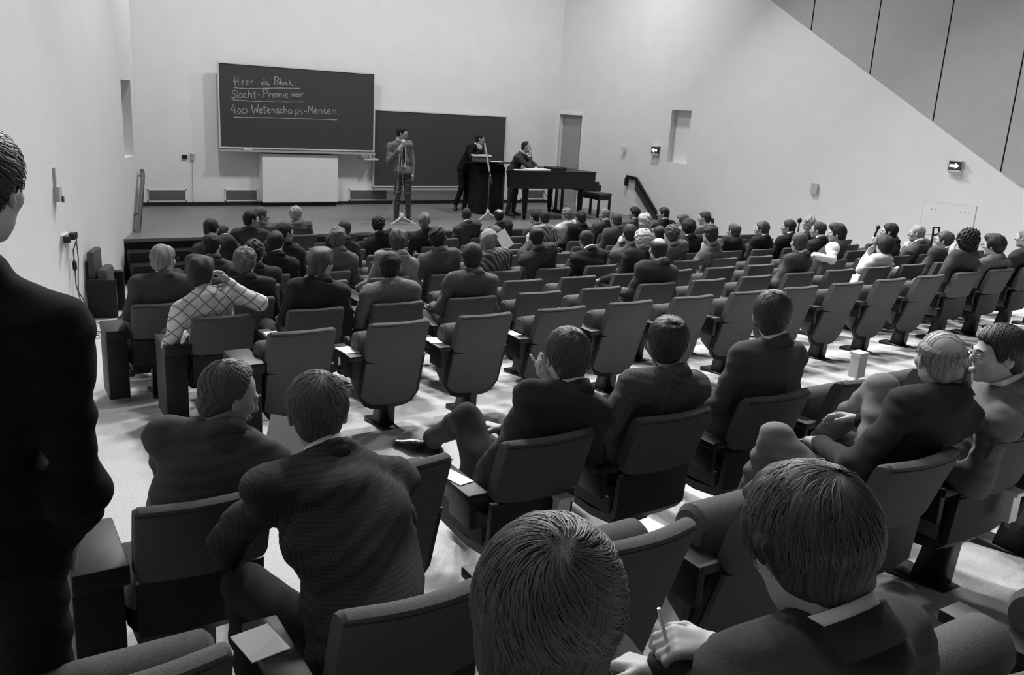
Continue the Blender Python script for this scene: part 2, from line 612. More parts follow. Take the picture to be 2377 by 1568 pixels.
exit_sign(9.07, 2.31, 0.19, 0.15, False, 'lit exit sign with arrow, the one under the sloping grey panels')
exit_sign(14.85, 2.147, 0.16, 0.15, True, 'small lit exit sign with arrow next to the wall niche')
wall_thing('light_switch', 'R', 15.60, 15.70, 2.06, 2.16, 0.02, M_TRIM, 'small white switch plate by the door', 'switch')
o = wall_thing('wall_box', 'R', 11.34, 11.46, 1.56, 1.76, 0.05, mat('wall_box_grey', 0.5, 0.6), 'narrow pale box on the white wall above the heads', 'box')
hat = wall_thing('access_hatch', 'R', 8.63, 9.46, 1.05, 1.63, 0.012, M_WALL, 'flush white access hatch low on the wall with small screw dots', 'hatch')
for yy in (9.32, 9.25, 9.18, 8.86, 8.79, 8.72):
    v, f = wall_quad('R', yy - 0.006, yy + 0.006, 1.505, 1.517, 0.012, 0.004)
    o = MB().add([Vector(q) - hat.location for q in v], f).build('screw', M_DARK, hat)
for (a0, a1, b0, b1) in ((8.62, 8.63, 1.03, 1.64), (9.46, 9.47, 1.03, 1.64), (8.62, 9.47, 1.63, 1.64)):
    v, f = wall_quad('R', a0, a1, b0, b1, 0.0, 0.006)
    MB().add([Vector(q) - hat.location for q in v], f).build('hatch_joint', mat('joint_grey', 0.6, 0.8), hat)

# left wall fittings
o = wall_thing('wall_phone_box', 'L', 10.52, 10.62, 1.60, 1.76, 0.06, mat('wall_box_grey', 0.5, 0.6), 'small pale wall box below a thin conduit', 'box')
v, f = wall_quad('L', 10.55, 10.59, 1.76, 1.96, 0.0, 0.025)
MB().add([Vector(q) - o.location for q in v], f).build('conduit', mat('conduit_grey', 0.55, 0.6), o)
v, f = wall_quad('L', 10.585, 10.615, 1.585, 1.65, 0.06, 0.02)
MB().add([Vector(q) - o.location for q in v], f).build('button', mat('button_dark', 0.12, 0.5), o)
so = wall_thing('socket_outlet', 'L', 10.66, 10.93, 1.11, 1.21, 0.03, M_TRIM, 'double wall socket with plugs and hanging cables', 'socket')
for (a, b, c) in ((10.64, 10.72, 0.09), (10.86, 11.0, 0.09)):
    v, f = wall_quad('L', a, b, 1.13, 1.2, 0.03, c - 0.03)
    MB().add([Vector(q) - so.location for q in v], f).build('plug', M_DARK, so)


def lw(y, z, off=0.05):
    return (wl(y) + off / kw, y - 0.34 * off / kw, z)


tag(MB().tube([lw(10.9, 1.12, .1), lw(10.93, 1.0), lw(10.95, .82), lw(10.94, .6), lw(10.9, .4, .1), lw(10.8, .25, .1), lw(10.7, zf(10.7) + .02, .2), lw(10.4, zf(10.4) + .015, .35), lw(10.2, zf(10.2) + .012, .5), lw(10.45, zf(10.45) + .012, .62), lw(10.7, zf(10.7) + .012, .45), lw(10.35, zf(10.35) + .012, .3), lw(10.15, zf(10.15) + .012, .42), lw(10.5, zf(10.5) + .012, .55), lw(10.62, zf(10.62) + .012, .3)], 0.0075, 6).build('power_cable', mat('cable_grey', 0.12, 0.5), smooth=True), 'thin dark cable dropping from the socket into a loop on the floor', 'cable')
cb = MB().tube([lw(10.98, 1.12, .08), lw(11.1, 1.02), lw(11.12, .86), lw(11.06, .68), lw(11.02, .5), lw(11.1, .33, .1), lw(11.15, zf(11.15) + .05, .15), lw(11.0, zf(11.0) + .012, .3)], 0.0075, 6).build('extension_cable', mat('cable_grey', 0.12, 0.5), smooth=True)
tag(cb, 'second cable with a black inline plug hanging down the bare wall', 'cable')
MB().tube([lw(10.94, .88), lw(10.94, .85), lw(10.945, .78), lw(10.945, .75)], [.012, .024, .024, .01], 8).build('inline_plug', M_DARK, cb, smooth=True)

# back wall fittings
def back_box(name, x0, x1, z0, z1, th, m, label=None, cat=None, parent=None, y=BACK_Y):
    c = Vector(((x0 + x1) / 2, y, (z0 + z1) / 2))
    pc = Vector(parent.location) if parent else Vector()
    o = MB().box(x0 - c.x, x1 - c.x, -th, 0.0, z0 - c.z, z1 - c.z).build(name, m, parent)
    o.location = c - pc
    if label:
        tag(o, label, cat)
    return o


for i, (x0, x1, ww) in enumerate(((3.03, 3.71, 'nearest the bare wall'), (4.49, 5.11, 'beside the white cabinet'), (7.14, 8.0, 'below the lower blackboard'), (11.60, 12.24, 'behind the piano legs'))):
    g = back_box('vent_grille', x0, x1, 0.74, 0.95, 0.012, M_GRILLE, 'grey ventilation grille in the back wall, ' + ww, 'grille')
    for (a0, a1, b0, b1) in ((x0 - .02, x1 + .02, .945, .965), (x0 - .02, x1 + .02, .725, .745), (x0 - .02, x0, .725, .965), (x1, x1 + .02, .725, .965)):
        back_box('grille_frame', a0, a1, b0, b1, 0.018, M_WALL, parent=g)
    for k in range(9):
        back_box('louvre', x0, x1, 0.755 + k * 0.021, 0.764 + k * 0.021, 0.02, mat('louvre_grey', 0.22, 0.6), parent=g)
back_box('socket_plate', 3.68, 3.77, 1.55, 1.63, 0.03, M_DARK, 'small black socket on the back wall', 'socket')
o = back_box('wall_lamp_switch', 3.83, 3.90, 1.54, 1.67, 0.04, mat('switch_grey', 0.4, 0.5), 'small wall fitting with a bright knob and cable beside the black socket', 'switch')
MB().lathe([(0.0, -0.02), (0.022, -0.01), (0.022, 0.01), (0.0, 0.02)], (0, -0.05, 0.05), 10).build('knob', M_SHIRT, o)
MB().tube([(0, -.02, -.06), (-.01, -.02, -.4), (-.02, -.02, -.75), (0, -.02, -.9)], .005, 5).build('cable', mat('cable_pale', .35), o)

# white cabinet / lectern screen under the upper board
cab = empty('white_cabinet', (5.96, BACK_Y - 0.26, STAGE_Z))
MB().box(-0.80, 0.80, -0.02, 0.24, 0.10, 1.06, 0.004).build('body', M_WALL, cab)
MB().box(-0.78, 0.78, 0.03, 0.22, 0.0, 0.10).build('plinth', M_DARK, cab)
MB().box(-0.80, 0.80, -0.026, -0.02, 0.085, 0.10).build('edge_strip', M_TRIM, cab)
tag(cab, 'plain white cabinet below the upper blackboard', 'cabinet')


# blackboards
def blackboard(x0, x1, z0, z1, y, label):
    root = empty('blackboard', ((x0 + x1) / 2, y, z0))
    w, h = x1 - x0, z1 - z0
    MB().box(-w / 2, w / 2, 0.0, 0.04, 0, h).build('panel', M_BOARD, root)
    MB().box(-w / 2 - .02, w / 2 + .02, -0.012, 0.05, h, h + .02).build('frame_top', M_TRIM, root)
    MB().box(-w / 2 - .02, -w / 2, -0.012, 0.05, 0, h).build('frame_side', M_TRIM, root)
    MB().box(w / 2, w / 2 + .02, -0.012, 0.05, 0, h).build('frame_side', M_TRIM, root)
    MB().box(-w / 2 - .02, w / 2 + .02, -0.014, 0.05, -.025, 0).build('frame_bottom', M_TRIM, root)
    MB().box(-w / 2 - .02, w / 2 + .02, -0.09, 0.05, -.085, -.06).build('chalk_tray', mat('tray_grey', 0.4, 0.5), root)
    MB().box(-w / 2, w / 2, 0.0, 0.04, -.06, -.025).build('tray_back', mat('tray_back_grey', 0.3, 0.5), root)
    MB().box(-w / 2 + .3, -w / 2 + .5, .05, BACK_Y - y + .02, .1, h - .1).build('wall_rail', M_GRILLE, root)
    MB().box(w / 2 - .5, w / 2 - .3, .05, BACK_Y - y + .02, .1, h - .1).build('wall_rail', M_GRILLE, root)
    tag(root, label, 'blackboard')
    return root


bb = blackboard(4.36, 7.56, 1.82, 3.39, BACK_Y - .25, 'raised blackboard with three underlined lines of chalk handwriting')
bb2 = blackboard(7.66, 10.97, 1.05, 2.66, BACK_Y - .1, 'lower empty blackboard behind the speakers')
tag(MB().box(-.085, .085, -.05, .0, 0, .05, .008).build('board_eraser', mat('eraser_felt', .6, .9)), 'pale board eraser resting on the upper chalk tray', 'eraser').location = (4.87, BACK_Y - .25 - .03, 1.82 - .06)
sh = tag(MB().box(-.16, .16, -.2, .15, 0, .03).build('wall_shelf', M_TRIM), 'little white shelf sticking out below the upper blackboard corner', 'shelf')
sh.location = (7.5, BACK_Y - .12, 1.62)
CHALK = [[(-1.307,1.349),(-1.292,1.159)],[(-1.232,1.329),(-1.232,1.167)],[(-1.33,1.245),(-1.218,1.258)],[(-1.164,1.236),(-1.129,1.248),(-1.133,1.267),(-1.153,1.269),(-1.17,1.235),(-1.159,1.203),(-1.124,1.209)],[(-1.077,1.241),(-1.04,1.253),(-1.044,1.273),(-1.064,1.275),(-1.081,1.239),(-1.07,1.208),(-1.033,1.214)],[(-0.991,1.266),(-0.984,1.217)],[(-0.988,1.253),(-0.967,1.272),(-0.946,1.271)],[(-0.735,1.263),(-0.756,1.271),(-0.775,1.246),(-0.763,1.215),(-0.736,1.229)],[(-0.727,1.348),(-0.721,1.218)],[(-0.688,1.25),(-0.65,1.262),(-0.658,1.277),(-0.683,1.272),(-0.692,1.24),(-0.676,1.221),(-0.605,1.229)],[(-0.511,1.362),(-0.521,1.242)],[(-0.54,1.364),(-0.49,1.388),(-0.444,1.371),(-0.432,1.348),(-0.47,1.319),(-0.512,1.311),(-0.462,1.306),(-0.428,1.276),(-0.462,1.25),(-0.538,1.241)],[(-0.394,1.358),(-0.401,1.25),(-0.378,1.247)],[(-0.337,1.298),(-0.365,1.28),(-0.357,1.252),(-0.323,1.255),(-0.31,1.283),(-0.337,1.298)],[(-0.259,1.303),(-0.289,1.289),(-0.285,1.257),(-0.247,1.259)],[(-0.22,1.345),(-0.225,1.249)],[(-0.167,1.313),(-0.216,1.281),(-0.174,1.252),(-0.136,1.246)],[(-0.092,1.307),(-0.09,1.299)],[(-0.088,1.253),(-0.086,1.245)],[(-1.321,1.128),(-1.177,1.123),(-0.994,1.128),(-0.706,1.151),(-0.413,1.173),(0.004,1.19)],[(-1.269,1.053),(-1.302,1.077),(-1.343,1.062),(-1.348,1.029),(-1.304,1.006),(-1.289,0.973),(-1.318,0.938),(-1.372,0.939)],[(-1.242,1.08),(-1.25,0.946),(-1.231,0.943)],[(-1.159,1.02),(-1.195,1.024),(-1.216,0.987),(-1.201,0.949),(-1.164,0.971),(-1.155,1.02),(-1.149,0.952)],[(-1.082,1.03),(-1.114,1.023),(-1.123,0.983),(-1.104,0.954),(-1.071,0.964)],[(-1.036,1.092),(-1.035,0.958)],[(-1.034,1.007),(-1.0,1.035),(-0.98,1.01),(-0.978,0.957)],[(-0.924,1.087),(-0.92,0.964),(-0.896,0.954)],[(-0.955,1.038),(-0.89,1.045)],[(-0.857,1.017),(-0.812,1.024)],[(-0.732,1.118),(-0.738,0.974)],[(-0.765,1.108),(-0.706,1.135),(-0.655,1.114),(-0.676,1.067),(-0.729,1.05)],[(-0.635,1.05),(-0.63,0.988)],[(-0.631,1.032),(-0.604,1.058),(-0.583,1.055)],[(-0.558,1.024),(-0.516,1.038),(-0.524,1.062),(-0.549,1.057),(-0.562,1.016),(-0.542,0.989),(-0.508,0.999)],[(-0.482,1.064),(-0.479,0.992)],[(-0.478,1.045),(-0.452,1.066),(-0.436,1.047),(-0.434,0.995)],[(-0.434,1.047),(-0.406,1.069),(-0.389,1.05),(-0.386,0.997)],[(-0.34,1.066),(-0.339,1.0)],[(-0.342,1.121),(-0.34,1.113)],[(-0.304,1.038),(-0.262,1.053),(-0.27,1.076),(-0.295,1.071),(-0.309,1.03),(-0.288,1.003),(-0.245,1.013)],[(-0.176,1.082),(-0.15,1.022),(-0.12,1.089)],[(-0.081,1.081),(-0.103,1.053),(-0.086,1.026),(-0.055,1.044),(-0.06,1.076),(-0.081,1.081)],[(-0.016,1.085),(-0.038,1.057),(-0.021,1.029),(0.009,1.047),(0.005,1.08),(-0.016,1.085)],[(0.036,1.094),(0.04,1.033)],[(0.04,1.074),(0.062,1.108),(0.079,1.1)],[(-1.347,0.898),(-1.162,0.896),(-0.897,0.89),(-0.627,0.896),(-0.289,0.909),(0.089,0.929)],[(-1.329,0.824),(-1.376,0.703),(-1.298,0.715)],[(-1.311,0.756),(-1.31,0.643)],[(-1.23,0.74),(-1.256,0.699),(-1.241,0.65),(-1.208,0.662),(-1.199,0.712),(-1.23,0.74)],[(-1.121,0.755),(-1.162,0.723),(-1.159,0.664),(-1.115,0.652),(-1.077,0.687),(-1.084,0.737),(-1.121,0.755)],[(-0.984,0.837),(-0.953,0.667),(-0.904,0.756),(-0.876,0.677),(-0.852,0.848)],[(-0.828,0.713),(-0.78,0.731),(-0.792,0.755),(-0.821,0.746),(-0.834,0.699),(-0.81,0.674),(-0.772,0.688)],[(-0.732,0.844),(-0.731,0.683),(-0.71,0.682)],[(-0.764,0.782),(-0.687,0.796)],[(-0.668,0.721),(-0.625,0.735),(-0.633,0.763),(-0.663,0.753),(-0.676,0.708),(-0.651,0.685),(-0.618,0.695)],[(-0.583,0.761),(-0.58,0.688)],[(-0.579,0.737),(-0.545,0.763),(-0.524,0.733),(-0.521,0.691)],[(-0.439,0.768),(-0.478,0.762),(-0.474,0.734),(-0.44,0.723),(-0.445,0.69),(-0.487,0.693)],[(-0.371,0.767),(-0.406,0.757),(-0.415,0.72),(-0.394,0.693),(-0.359,0.703)],[(-0.337,0.834),(-0.334,0.696)],[(-0.333,0.749),(-0.303,0.77),(-0.282,0.743),(-0.278,0.694)],[(-0.192,0.768),(-0.23,0.766),(-0.248,0.728),(-0.227,0.692),(-0.192,0.718),(-0.183,0.768),(-0.175,0.695)],[(-0.114,0.763),(-0.102,0.63)],[(-0.11,0.747),(-0.071,0.773),(-0.032,0.75),(-0.054,0.704),(-0.102,0.698)],[(0.038,0.778),(0.003,0.769),(0.007,0.74),(0.042,0.729),(0.038,0.696),(-0.002,0.694)],[(0.082,0.748),(0.139,0.754)],[(0.169,0.714),(0.183,0.86),(0.222,0.775),(0.258,0.863),(0.266,0.719)],[(0.302,0.758),(0.346,0.772),(0.338,0.801),(0.306,0.791),(0.293,0.741),(0.32,0.717),(0.355,0.727)],[(0.391,0.797),(0.395,0.721)],[(0.395,0.775),(0.431,0.801),(0.453,0.769),(0.458,0.719)],[(0.538,0.806),(0.498,0.8),(0.503,0.767),(0.539,0.756),(0.534,0.723),(0.489,0.725)],[(0.584,0.767),(0.629,0.781),(0.62,0.81),(0.588,0.8),(0.575,0.75),(0.602,0.726),(0.638,0.736)],[(0.678,0.811),(0.683,0.729)],[(0.683,0.788),(0.724,0.811),(0.756,0.787),(0.76,0.729)],[(0.808,0.716),(0.815,0.708)],[(-1.335,0.574),(-1.088,0.577),(-0.716,0.589),(-0.292,0.595),(0.142,0.599),(0.788,0.607)]]
PEOPLE = [
    (1, 'F3', 1.245, 6.861, 1.704, 'short', 0.17, 'suit', 0.035, 'grey-haired man with glasses in a dark jacket, sitting closest to the bare wall', {'glasses': 1, 'hy': -48}),
    (2, 'F2', 1.327, 5.983, 1.767, 'wavy', 0.02, 'plaid', 0.6, 'man in a light plaid shirt raising his hand to his ear', {'yaw': 8, 'fine': 1, 'reach': ('R', (1.682, 5.863, 1.43), (1.499, 5.973, 1.572)), 'hy': -33}),
    (3, 'F3', 1.861, 6.861, 1.663, 'curly', 0.1, 'suit', 0.02, 'man with curly greying hair in a dark suit beside the plaid shirt', {'hy': -34}),
    (4, 'F5', 2.02, 8.617, 1.51, 'short', 0.015, 'suit', 0.04, 'dark-haired man in a grey-brown jacket, ahead of the plaid shirt man', {'hy': -39}),
    (5, 'F7', 2.427, 10.373, 1.413, 'short', 0.012, 'suit', 0.03, 'man with sleek dark hair holding a pale hand at his cheek', {'armR': ((0.24, 0.2, 0.8), (0.1, 0.24, 1.0)), 'hy': -45}),
    (6, 'F8', 2.764, 11.251, 1.209, 'short', 0.03, 'suit', 0.05, 'man in profile half hidden behind the sleek dark-haired head', {'hy': -94}),
    (7, 'F8', 3.148, 11.281, 1.387, 'short', 0.012, 'suit', 0.03, 'broad-backed dark-haired man in profile facing the blackboards', {'yaw': -20, 'hy': -84}),
    (8, 'F9', 3.53, 12.129, 1.319, 'short', 0.06, 'suit', 0.09, 'light-haired man in profile in the front rows beside the broad-backed man', {'hy': -91}),
    (9, 'F10', 4.322, 13.007, 1.224, 'curly', 0.28, 'knit', 0.16, 'person with pale curly hair in a light top nearest the stage edge', {'hy': -53}),
    (10, 'F5', 2.647, 8.617, 1.516, 'short', 0.015, 'suit', 0.018, 'dark-haired man with a thin white collar and black jacket', {'collar': 1, 'hy': -37}),
    (11, 'F6', 3.021, 9.495, 1.481, 'short', 0.02, 'suit', 0.02, 'dark-haired man in profile beyond the thin white collar man', {'hy': -73}),
    (12, 'F4', 2.181, 7.739, 1.577, 'curly', 0.015, 'suit', 0.02, 'dark curly head behind the greying curly-haired man', {'hy': -35}),
    (13, 'F2', 2.168, 5.983, 1.793, 'wavy', 0.06, 'suit', 0.022, 'man with swept glossy hair and wide dark jacket in the second row before the aisle', {'hy': -60}),
    (14, 'F5', 3.311, 8.617, 1.54, 'wavy', 0.08, 'suit', 0.07, 'brown-haired man in a tweed jacket looking to the lectern', {'hy': -34}),
    (15, 'F7', 4.072, 10.373, 1.358, 'short', 0.02, 'suit', 0.03, 'dark-haired man directly ahead of the brown-haired tweed man', {'hy': -37}),
    (16, 'F8', 4.921, 11.251, 1.285, 'curly', 0.012, 'suit', 0.014, 'man with short curly black hair and a black suit below the standing speaker', {'collar': 1, 'hy': -37}),
    (17, 'F4', 3.597, 7.739, 1.641, 'wavy', 0.05, 'suit', 0.22, 'man with tousled hair in a pale grey jacket', {'hy': -29}),
    (18, 'F2', 2.72, 5.983, 1.741, 'short', 0.012, 'tweed', 0.16, 'man with smooth black hair in a light tweed jacket, two seats from the glossy-haired man', {'hy': -28}),
    (19, 'F8', 5.64, 11.251, 1.323, 'wavy', 0.12, 'suit', 0.014, 'fair-haired man in a black suit beside the microphone foot', {'hy': -31}),
    (20, 'F4', 4.029, 7.739, 1.657, 'curly', 0.012, 'suit', 0.05, 'black-haired man in a smooth dark grey jacket with broad shoulders', {'hy': -27}),
    (21, 'F2', 3.435, 5.983, 1.781, 'short', 0.02, 'tweed', 0.1, 'man with neatly combed dark hair in a grey herringbone jacket', {'collar': 0, 'hy': -25}),
    (22, 'F9', 6.823, 12.129, 1.271, 'crop', 0.03, 'suit', 0.04, 'close-cropped man with white collar in front of the lectern', {'collar': 1, 'hy': -24}),
    (23, 'F4', 4.632, 7.739, 1.617, 'wavy', 0.16, 'stripe', 0.14, 'fair-haired young man in a striped pullover', {'hy': -24}),
    (24, 'F9', 7.431, 12.129, 1.244, 'bald', 0.02, 'suit', 0.03, 'bald man with shining crown below the lectern', {'hy': -15}),
    (25, 'F5', 5.244, 8.617, 1.513, 'short', 0.05, 'suit', 0.025, 'brown-haired man half hidden by the striped pullover man', {'hy': -23}),
    (26, 'F4', 5.234, 7.739, 1.631, 'crown', 0.015, 'suit', 0.03, 'man with a thinning crown holding up a sheet of paper', {'fine': 1, 'reach': ('L', (5.086, 7.769, 1.316), (5.288, 7.969, 1.4)), 'hy': -20}),
    (27, 'F9', 8.156, 12.129, 1.221, 'short', 0.02, 'suit', 0.08, 'dark-haired man turning away beside the striped shirt near the piano', {'hy': 16}),
    (28, 'F8', 7.737, 11.251, 1.335, 'short', 0.025, 'stripe', 0.3, 'man in a pale striped shirt below the piano', {'hy': -8}),
    (29, 'F9', 8.805, 12.129, 1.258, 'curly', 0.16, 'knit', 0.62, 'curly fair-haired person in a white jumper below the piano', {'hy': 7}),
    (30, 'F8', 8.456, 11.251, 1.32, 'short', 0.02, 'suit', 0.015, 'dark-haired man in a black jacket beside the white jumper', {'hy': 1}),
    (31, 'F4', 6.021, 7.869, 1.546, 'short', 0.02, 'suit', 0.018, 'hunched man in a black jacket with head bowed low', {'collar': 1, 'pitch': -25, 'hy': -16}),
    (32, 'F9', 9.636, 12.129, 1.234, 'crop', 0.16, 'suit', 0.05, 'grey-haired man in white collar beside the piano bench', {'collar': 1, 'hy': 19}),
    (33, 'F7', 8.474, 10.373, 1.396, 'short', 0.04, 'suit', 0.05, 'brown-haired man in a grey jacket right of the piano bench', {'hy': 1}),
    (34, 'F9', 10.317, 12.129, 1.258, 'bob', 0.02, 'suit', 0.1, 'short-haired woman in profile with earring and pale collar', {'collar': 1, 'hy': 45}),
    (35, 'F7', 9.046, 10.373, 1.382, 'long', 0.34, 'knit', 0.2, 'woman with bright blonde wavy hair near the stair handrail', {'hy': 7}),
    (36, 'F8', 10.228, 11.251, 1.358, 'short', 0.015, 'suit', 0.014, 'man in glasses and black suit in profile beneath the handrail', {'glasses': 1, 'collar': 1, 'hy': 46}),
    (37, 'F4', 6.542, 7.739, 1.627, 'short', 0.02, 'suit', 0.05, 'dark-haired man with pale hand at his chin, ahead of the white-haired man', {'fine': 1, 'reach': ('L', (6.317, 7.719, 1.26), (6.483, 7.839, 1.381)), 'hy': -12}),
    (38, 'F3', 5.991, 6.861, 1.715, 'curly', 0.36, 'suit', 0.02, 'white-haired man in a black jacket', {'hy': -14}),
    (39, 'F2', 5.419, 5.983, 1.761, 'bald', 0.02, 'suit', 0.035, 'bald-crowned man with dark fringe alone among empty seats', {'collar': 1, 'hy': -16}),
    (40, 'F5', 7.797, 8.617, 1.463, 'crown', 0.02, 'suit', 0.03, 'thinning dark head peeping behind the bald-crowned man', {'hy': -5}),
    (41, 'F4', 7.193, 7.739, 1.609, 'curly', 0.05, 'suit', 0.06, 'curly brown-haired man in a grey jacket leaning inward', {'roll': 8, 'hy': -8}),
    (42, 'F7', 9.851, 10.373, 1.364, 'bob', 0.07, 'knit', 0.4, 'fair woman in profile by the white wall', {'hy': 36}),
    (43, 'F5', 8.311, 8.617, 1.546, 'tall', 0.012, 'suit', 0.016, 'man with thick black hair and crisp white collar', {'collar': 1, 'hy': -26}),
    (44, 'F7', 10.344, 10.373, 1.399, 'ponytail', 0.04, 'knit', 0.15, 'woman with a ponytail in profile against the white wall', {'hy': 37}),
    (45, 'F4', 7.839, 7.739, 1.596, 'wavy', 0.02, 'suit', 0.1, 'man in a light grey jacket resting his head on his hand', {'roll': 10, 'fine': 1, 'yaw': 15, 'hy': -10, 'reach': ('L', (7.607, 7.689, 1.121), (7.801, 7.789, 1.248))}),
    (46, 'F5', 9.188, 8.617, 1.464, 'crown', 0.05, 'suit', 0.015, 'balding man in a black suit framed by the white wall', {'hy': 6}),
    (47, 'F5', 9.763, 8.617, 1.484, 'short', 0.05, 'suit', 0.014, 'man with parted hair in black suit looking toward the stage in profile', {'collar': 1, 'yaw': 10, 'hy': 29}),
    (48, 'F5', 10.33, 8.617, 1.499, 'short', 0.03, 'suit', 0.014, 'dark-haired man with sideburns in black suit and white collar', {'collar': 1, 'hy': 28}),
    (49, 'F2', 7.366, 5.983, 1.768, 'crop', 0.05, 'suit', 0.04, 'man with receding cropped hair turned on his seat with arm along the row', {'collar': 1, 'yaw': 15, 'hy': -19}),
    (50, 'F6', 11.868, 9.495, 1.412, 'curly', 0.25, 'suit', 0.03, 'man with curly grey hair by the microphone knob', {'hy': 9}),
    (51, 'F4', 9.886, 7.739, 1.595, 'crown', 0.03, 'suit', 0.02, 'balding dark man in profile with high white collar', {'collar': 1, 'hy': 26}),
    (52, 'F3', 9.126, 6.861, 1.707, 'tall', 0.012, 'vest', 0.05, 'man with thick fringe in waistcoat and white shirt sleeves', {'yaw': 20, 'fine': 1, 'hy': 35, 'reach': ('L', (8.876, 6.691, 1.284), (8.673, 6.791, 1.328))}),
    (53, 'F3', 10.184, 6.861, 1.691, 'short', 0.015, 'suit', 0.02, 'dark-haired man in profile holding a small microphone', {'yaw': 25, 'fine': 1, 'hy': 29, 'reach': ('L', (9.917, 6.891, 1.295), (10.227, 7.051, 1.378))}),
    (54, 'F2', 8.831, 5.983, 1.701, 'tall', 0.015, 'knit', 0.62, 'man in a white shirt slumped with his hand across his face', {'yaw': 10, 'roll': 12, 'fine': 1, 'hy': -28, 'reach': ('L', (8.43, 5.953, 1.324), (8.666, 6.073, 1.46))}),
    (55, 'F3', 10.796, 6.861, 1.645, 'crop', 0.2, 'suit', 0.05, 'grey cropped man in profile with hand at his lips', {'collar': 1, 'fine': 1, 'hy': 24, 'reach': ('L', (10.609, 6.891, 1.186), (10.82, 7.011, 1.305))}),
    (56, 'F2', 9.993, 5.983, 1.716, 'short', 0.05, 'suit', 0.04, 'man with dark-rimmed glasses and combed hair in profile', {'glasses': 1, 'collar': 1, 'hy': 19}),
    (57, 'F1', 8.958, 5.105, 1.896, 'bush', 0.008, 'suit', 0.03, 'man with bushy black hair holding up his fingers', {'fine': 1, 'hy': -45, 'reach': ('L', (8.59, 5.085, 1.43), (8.786, 5.155, 1.587))}),
    (58, 'F1', 9.478, 5.105, 1.823, 'tall', 0.012, 'suit', 0.07, 'dark-haired man with heavy glasses in a grey jacket at the row end', {'glasses': 1, 'hy': 6}),
    (59, 'F1', 10.096, 5.105, 1.885, 'short', 0.15, 'suit', 0.02, 'man in a dark suit cut off by the picture edge', {'hy': 7}),
    (61, 'A', 0.703, 2.827, 1.955, 'reced', 0.07, 'suit', 0.05, 'balding man on the aisle seat leaning over to read a paper', {'yaw': -22, 'pitch': -22, 'armL': ((-0.1, 0.48, 0.62), (0.12, 0.6, 0.66)), 'fine': 2, 'hy': -80, 'reach': ('R', (0.678, 2.847, 1.448), (0.827, 3.027, 1.48))}),
    (62, 'B', 0.83, 2.32, 2.051, 'short', 0.06, 'check', 0.028, 'man in a dark checked jacket hunched forward beside the reading man', {'yaw': 8, 'pitch': -20, 'collar': 1, 'armR': ((0.27, 0.62, 0.62), (0.08, 0.86, 0.62)), 'armL': ((-0.2, 0.8, 0.62), (0.0, 0.95, 0.6)), 'fine': 2, 'hy': -16}),
    (64, 'A', 2.009, 2.697, 1.996, 'short', 0.05, 'suit', 0.03, 'man with combed hair holding a cigarette, legs crossed toward the aisle', {'collar': 1, 'legs': 'cross', 'fine': 2, 'hy': -13, 'reach': ('L', (1.909, 2.807, 1.66), (2.147, 2.947, 1.669))}),
    (65, 'A', 2.555, 2.697, 2.003, 'crown', 0.03, 'tweed', 0.09, 'man with a thinning crown in a speckled tweed jacket', {'fine': 2, 'armL': ((-0.29, 0.14, 0.72), (-0.08, 0.34, 0.66)), 'hy': -41}),
    (66, 'A', 3.204, 2.697, 2.073, 'short', 0.04, 'suit', 0.05, 'man with protruding ears in a smooth dark suit, third of the back row trio', {'collar': 1, 'fine': 2, 'hy': -48}),
    (67, 'B', 3.016, 1.74, 2.134, 'comb', 0.18, 'suit', 0.018, 'bald man with wispy combed-over strands and light trousers', {'roll': -4, 'fine': 2, 'armL': ((-0.3, 0.16, 0.74), (-0.05, 0.5, 0.66)), 'armR': ((0.28, 0.2, 0.72), (0.2, 0.5, 0.72)), 'legs': 'open', 'tt': 0.2, 'hy': -28}),
    (68, 'B', 3.419, 1.74, 2.118, 'short', 0.02, 'suit', 0.13, 'smiling man in a light grey jacket turning to the bald man', {'yaw': 35, 'collar': 1, 'fine': 2, 'hy': 55}),
    (69, 'C', 0.58, 0.775, 2.339, 'long_men', 0.045, 'suit', 0.06, 'man with swirling brown hair seen closest from behind', {'pitch': -14, 'fine': 3, 'tt': 0.14, 'hy': -41}),
    (70, 'C', 1.079, 0.775, 2.322, 'tall', 0.03, 'suit', 0.025, 'man with dark quiff bending forward with a cigarette in hand', {'pitch': -24, 'collar': 1, 'fine': 3, 'hy': -14, 'reach': ('L', (1.169, 0.895, 1.855), (1.241, 1.075, 1.775))}),
]


def catmull(pts, n=5):
    if len(pts) < 3:
        return pts
    out = []
    P = [pts[0]] + list(pts) + [pts[-1]]
    for i in range(1, len(P) - 2):
        a, b, c, d_ = [np.array(q, float) for q in P[i - 1:i + 3]]
        for k in range(n):
            t = k / n
            out.append(tuple(0.5 * ((2 * b) + (-a + c) * t + (2 * a - 5 * b + 4 * c - d_) * t * t + (-a + 3 * b - 3 * c + d_) * t ** 3)))
    out.append(tuple(pts[-1]))
    return out


mb = MB()
for s_ in CHALK:
    q = catmull(s_, 4)
    n = len(q)
    vv = []
    for i in range(n):
        a, b = np.array(q[max(i - 1, 0)]), np.array(q[min(i + 1, n - 1)])
        t = (b - a) / (np.linalg.norm(b - a) + 1e-9)
        nn = np.array((-t[1], t[0])) * (0.0075 + 0.002 * math.sin(i * 1.7 + len(s_)))
        vv += [(q[i][0] + nn[0], -0.003, q[i][1] + nn[1]), (q[i][0] - nn[0], -0.003, q[i][1] - nn[1])]
    mb.add(vv, [(2 * i, 2 * i + 1, 2 * i + 3, 2 * i + 2) for i in range(n - 1)])
mb.build('chalk_writing', M_CHALK, bb)['label'] = 'white chalk handwriting'

# ------------------------------------------------------------------ auditorium seats
SW, SP = 0.415, 0.65
NX = [-SW / 2 + SW * i / 10 for i in range(11)]


